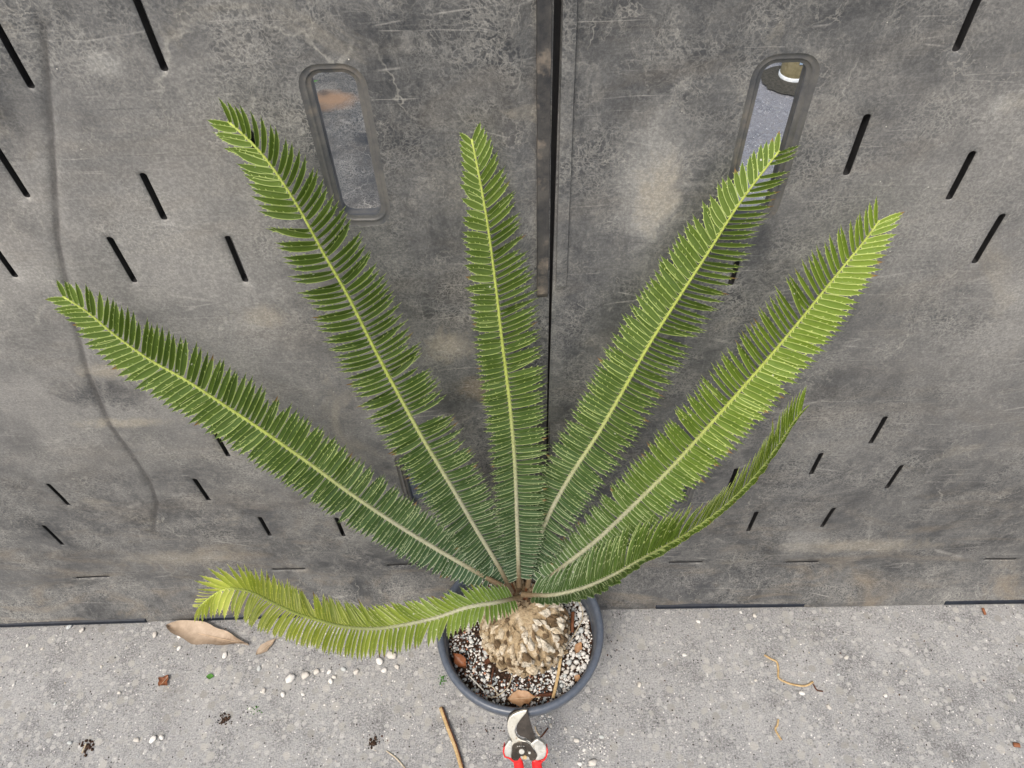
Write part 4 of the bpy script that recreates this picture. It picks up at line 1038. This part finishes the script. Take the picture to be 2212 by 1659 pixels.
# fine crumbs and grit
gb = MB()
gk = []
def add_grit(px, py, s, kd):
    c = G(px, py); me = rnd.choice(PROTO[kd]); T = rot_mat((c.x, c.y, s*.3), (s*1.2, s, s*.7))
    n0 = len(gb.f); gb.add([T @ w.co for w in me.vertices], [tuple(p.vertices) for p in me.polygons]); gk.extend([KINDS.index(kd)]*(len(gb.f)-n0))
for k in range(420):
    px = rnd.uniform(-40, 2250); py = rnd.uniform(1345, 1670); add_grit(px, py, rnd.uniform(.0006, .0017), rnd.choice(['perlite', 'perlite', 'perlite_grey', 'stone_dark', 'stone_brown', 'stone_cream']))
for cx, cy, sx, n, kds in ((1265, 1610, 34, 90, ['perlite']), (1180, 1553, 14, 45, ['perlite', 'perlite_grey']), (700, 1450, 120, 60, ['perlite']), (485, 1553, 10, 30, ['stone_brown', 'stone_dark']), (810, 1600, 14, 30, ['stone_brown', 'stone_dark']),
                       (1070, 1580, 16, 26, ['stone_brown', 'stone_dark']), (190, 1610, 9, 36, ['stone_brown']), (1360, 1560, 60, 24, ['perlite', 'stone_dark']), (1310, 1400, 30, 30, ['stone_brown', 'stone_dark'])):
    for k in range(n): add_grit(rnd.gauss(cx, sx), rnd.gauss(cy, sx*.6), rnd.uniform(.0006, .0021), rnd.choice(kds))
gme = mesh('grit', gb.v, gb.f)
for k in KINDS: gme.materials.append(M[k])
gme.polygons.foreach_set('material_index', gk)
tag(link('grit', gme), kind='stuff')
for (px, py, w, lb) in ((485, 1553, .008, 'dark crumbly soil clump alone on the concrete in the left half'), (190, 1610, .009, 'dark soil clump with a pale splinter at the lower left'), (806, 1603, .006, 'small dark soil clump between the dry stick and the white crumbs')):
    c = G(px, py); mb = MB()
    for k in range(26):
        q = rnd.gauss(0, w*.55), rnd.gauss(0, w*.75); me = rnd.choice(PROTO['stone_brown']); s = rnd.uniform(.0015, .0034)
        T = rot_mat((c.x+q[0], c.y+q[1], s*.4), (s, s, s*.7)); mb.add([T @ z_.co for z_ in me.vertices], [tuple(p.vertices) for p in me.polygons])
    tag(mb.build('soil_clump', M['clot']), lb, 'soil clump')
mb = MB()
for (px, py, n, sx) in ((957, 1480-12, 26, 6), (553, 1534, 14, 8)):
    for k in range(n):
        c = G(rnd.gauss(px, sx), rnd.gauss(py, sx)); me = rnd.choice(PROTO['perlite']); s = rnd.uniform(.0009, .002)
        T = rot_mat((c.x, c.y, s*.4), (s, s, s*.8)); mb.add([T @ z_.co for z_ in me.vertices], [tuple(p.vertices) for p in me.polygons])
tag(mb.build('moss', M['moss']), kind='stuff')

# ------------------------------------------------------------------ secateurs leaning up against the rim
TIP = spot(1131.5, 1530, RZ+.012)
INC = R(44)
pu = Vector((0, math.cos(INC), math.sin(INC))); pxv = Vector((1, -.03, 0)).normalized(); pu = (pu-pxv*pu.dot(pxv)).normalized(); pn = pxv.cross(pu)
sec = empty('secateurs', TIP, 'open secateurs with dark stained blade and red handles, blade tip over the front pot rim', 'secateurs')
def sp(cx, cy):                             # crop position -> place in the tool's own plane
    v = ray((1900+cx/5.12)/1.8228, (2700+cy/5.12)/1.8228); t = (TIP-CAM).dot(pn)/v.dot(pn); q = CAM+v*t-TIP
    return (q.dot(pxv), q.dot(pu))
def solid(name, outline, z0, z1, mat, bevel=.0008, smooth=False, dense_=True):
    pts = [sp(*p) for p in outline]
    bm = bmesh.new(); vs_ = [bm.verts.new((x, y, z1)) for x, y in pts]; fc = bm.faces.new(vs_)
    bm.normal_update()
    if fc.normal.z < 0: fc.normal_flip()
    r_ = bmesh.ops.extrude_face_region(bm, geom=[fc]); vv = [g_ for g_ in r_['geom'] if isinstance(g_, bmesh.types.BMVert)]
    for w in vv: w.co.z = z0
    bmesh.ops.recalc_face_normals(bm, faces=bm.faces)
    if bevel:
        ed = [e for e in bm.edges if abs(e.verts[0].co.z-e.verts[1].co.z) < 1e-7 and e.verts[0].co.z > (z0+z1)/2]
        bmesh.ops.bevel(bm, geom=ed, offset=bevel, segments=2, affect='EDGES', profile=.6)
    bmesh.ops.triangulate(bm, faces=[q for q in bm.faces if len(q.verts) > 4])
    for w in bm.verts: w.co = TIP + pxv*w.co.x + pu*w.co.y + pn*w.co.z
    bmesh.ops.recalc_face_normals(bm, faces=bm.faces)
    me = bpy.data.meshes.new(name); bm.to_mesh(me); bm.free()
    return link(name, me, mat, sec, smooth)
# cutting blade (dark), hook, body, bolt plate
solid('cutting_blade', [(862, 500), (905, 480), (935, 620), (975, 760), (1020, 900), (1062, 1030), (1085, 1140), (1050, 1180), (960, 1090), (860, 1040), (760, 1010), (700, 960), (680, 860), (715, 740), (780, 640)], -.0010, .0012, M['blade'], .0006)
solid('hook', [(850, 455), (900, 458), (880, 510), (810, 590), (750, 670), (700, 745), (670, 800), (655, 870), (675, 950), (720, 1010), (790, 1050), (880, 1080), (960, 1130), (1020, 1190), (1040, 1260), (900, 1290), (700, 1260), (590, 1170), (600, 1090), (555, 1000), (515, 900), (497, 790), (508, 690), (545, 600), (610, 540), (700, 500), (780, 470)], .0015, .0062, M['hook'], .0016)
solid('hook_underside', [(700, 495), (610, 530), (545, 585), (505, 670), (492, 720), (520, 700), (560, 630), (630, 570), (720, 525)], -.004, .0012, M['blade'], 0)
for nm, ol in (('left_arm', [(560, 1060), (600, 1100), (610, 1190), (600, 1280), (590, 1400), (580, 1430), (520, 1410), (460, 1395), (430, 1300), (440, 1220), (480, 1150), (520, 1090)]),
               ('right_arm', [(1060, 1060), (1110, 1040), (1170, 1080), (1240, 1130), (1285, 1200), (1295, 1290), (1275, 1380), (1230, 1440), (1130, 1475), (1060, 1470), (1090, 1380), (1060, 1290), (1010, 1210), (960, 1140), (1010, 1100)])):
    solid('handle_arm', ol, -.0045, .0052, M['alloy'], .0022)
solid('lever_body', [(620, 1150), (900, 1080), (1080, 1180), (1120, 1400), (1000, 1480), (700, 1460), (590, 1400)], -.005, .0028, M['alloy'], .001)
plate = solid('bolt_plate', [(600, 1160), (640, 1115), (720, 1085), (810, 1080), (890, 1095), (960, 1140), (1010, 1205), (1050, 1280), (1090, 1330), (1100, 1370), (1075, 1420), (1040, 1450), (985, 1455), (945, 1430), (935, 1390), (890, 1355), (830, 1340), (780, 1355), (750, 1400), (715, 1450), (650, 1455), (590, 1420), (580, 1360), (600, 1280), (595, 1210)], .0064, .0082, M['plate'], .0007)
def disc(cx, cy, r_, z0, z1, mat, name, n=24, teeth=0):
    x, y = sp(cx, cy); mb = MB(); v = []
    for z in (z0, z1):
        for k in range(n):
            a = 2*math.pi*k/n; rr_ = r_*(1+(.09 if (teeth and k % 2) else 0)); v.append(TIP+pxv*(x+rr_*math.cos(a))+pu*(y+rr_*math.sin(a))+pn*z)
    f = [(k, (k+1) % n, n+(k+1) % n, n+k) for k in range(n)]+[tuple(range(n, 2*n))]
    mb.add(v, f); return mb.build(name, mat, sec, False)
disc(790, 1255, .0072, .0084, .0100, M['plate'], 'pivot_nut', 28, 1); disc(790, 1245, .0042, .0100, .0118, M['alloy'], 'pivot_bolt', 20)
disc(945, 1285, .0020, .0084, .0095, M['alloy'], 'lock_screw', 14); disc(985, 1075, .0022, .0063, .0066, M['blade'], 'sap_groove', 14)
disc(850, 1395, .0035, .0030, .0070, M['straw'], 'spring_cap', 14)
for k in range(4): disc(712+k*40, 1158-abs(k-1.5)*-3, .0009, .0083, .0087, M['alloy'], 'plate_mark', 6)
# red grips: rounded, running down out of view
def grip(pts, rad):
    mb = MB(); cur = catmull([TIP+pxv*sp(*p)[0]+pu*sp(*p)[1]+pn*z for p, z in pts], 6)
    rs = []
    for i in range(len(cur)):
        t = i/(len(cur)-1)*(len(rad)-1); k = min(len(rad)-2, int(t)); rs.append(rad[k]+(rad[k+1]-rad[k])*(t-k))
    mb.tube(cur, rs, 18, .72, pn); return mb.build('red_grip', M['red'], sec)
grip([((650, 1440), 0), ((715, 1540), 0), ((738, 1660), 0), ((745, 1850), 0), ((735, 2100), 0), ((700, 2450), 0), ((660, 2700), 0)], [.0055, .0076, .0078, .0078, .0080, .0078, .005])
grip([((1130, 1470), 0), ((1090, 1550), 0), ((1105, 1660), 0), ((1110, 1850), 0), ((1125, 2100), 0), ((1165, 2450), 0), ((1200, 2700), 0)], [.0055, .0076, .0080, .0078, .0080, .0078, .005])
solid('grip_collar', [(432, 1190), (448, 1180), (436, 1290), (462, 1385), (530, 1405), (640, 1440), (760, 1410), (790, 1480), (700, 1540), (600, 1500), (530, 1440), (440, 1400), (412, 1330), (415, 1250)], -.006, .0056, M['red'], .002)
solid('grip_collar', [(1284, 1215), (1306, 1215), (1316, 1310), (1300, 1400), (1250, 1460), (1200, 1520), (1140, 1580), (1030, 1560), (1006, 1480), (1060, 1462), (1140, 1478), (1230, 1448), (1270, 1385), (1292, 1300)], -.006, .0056, M['red'], .002)
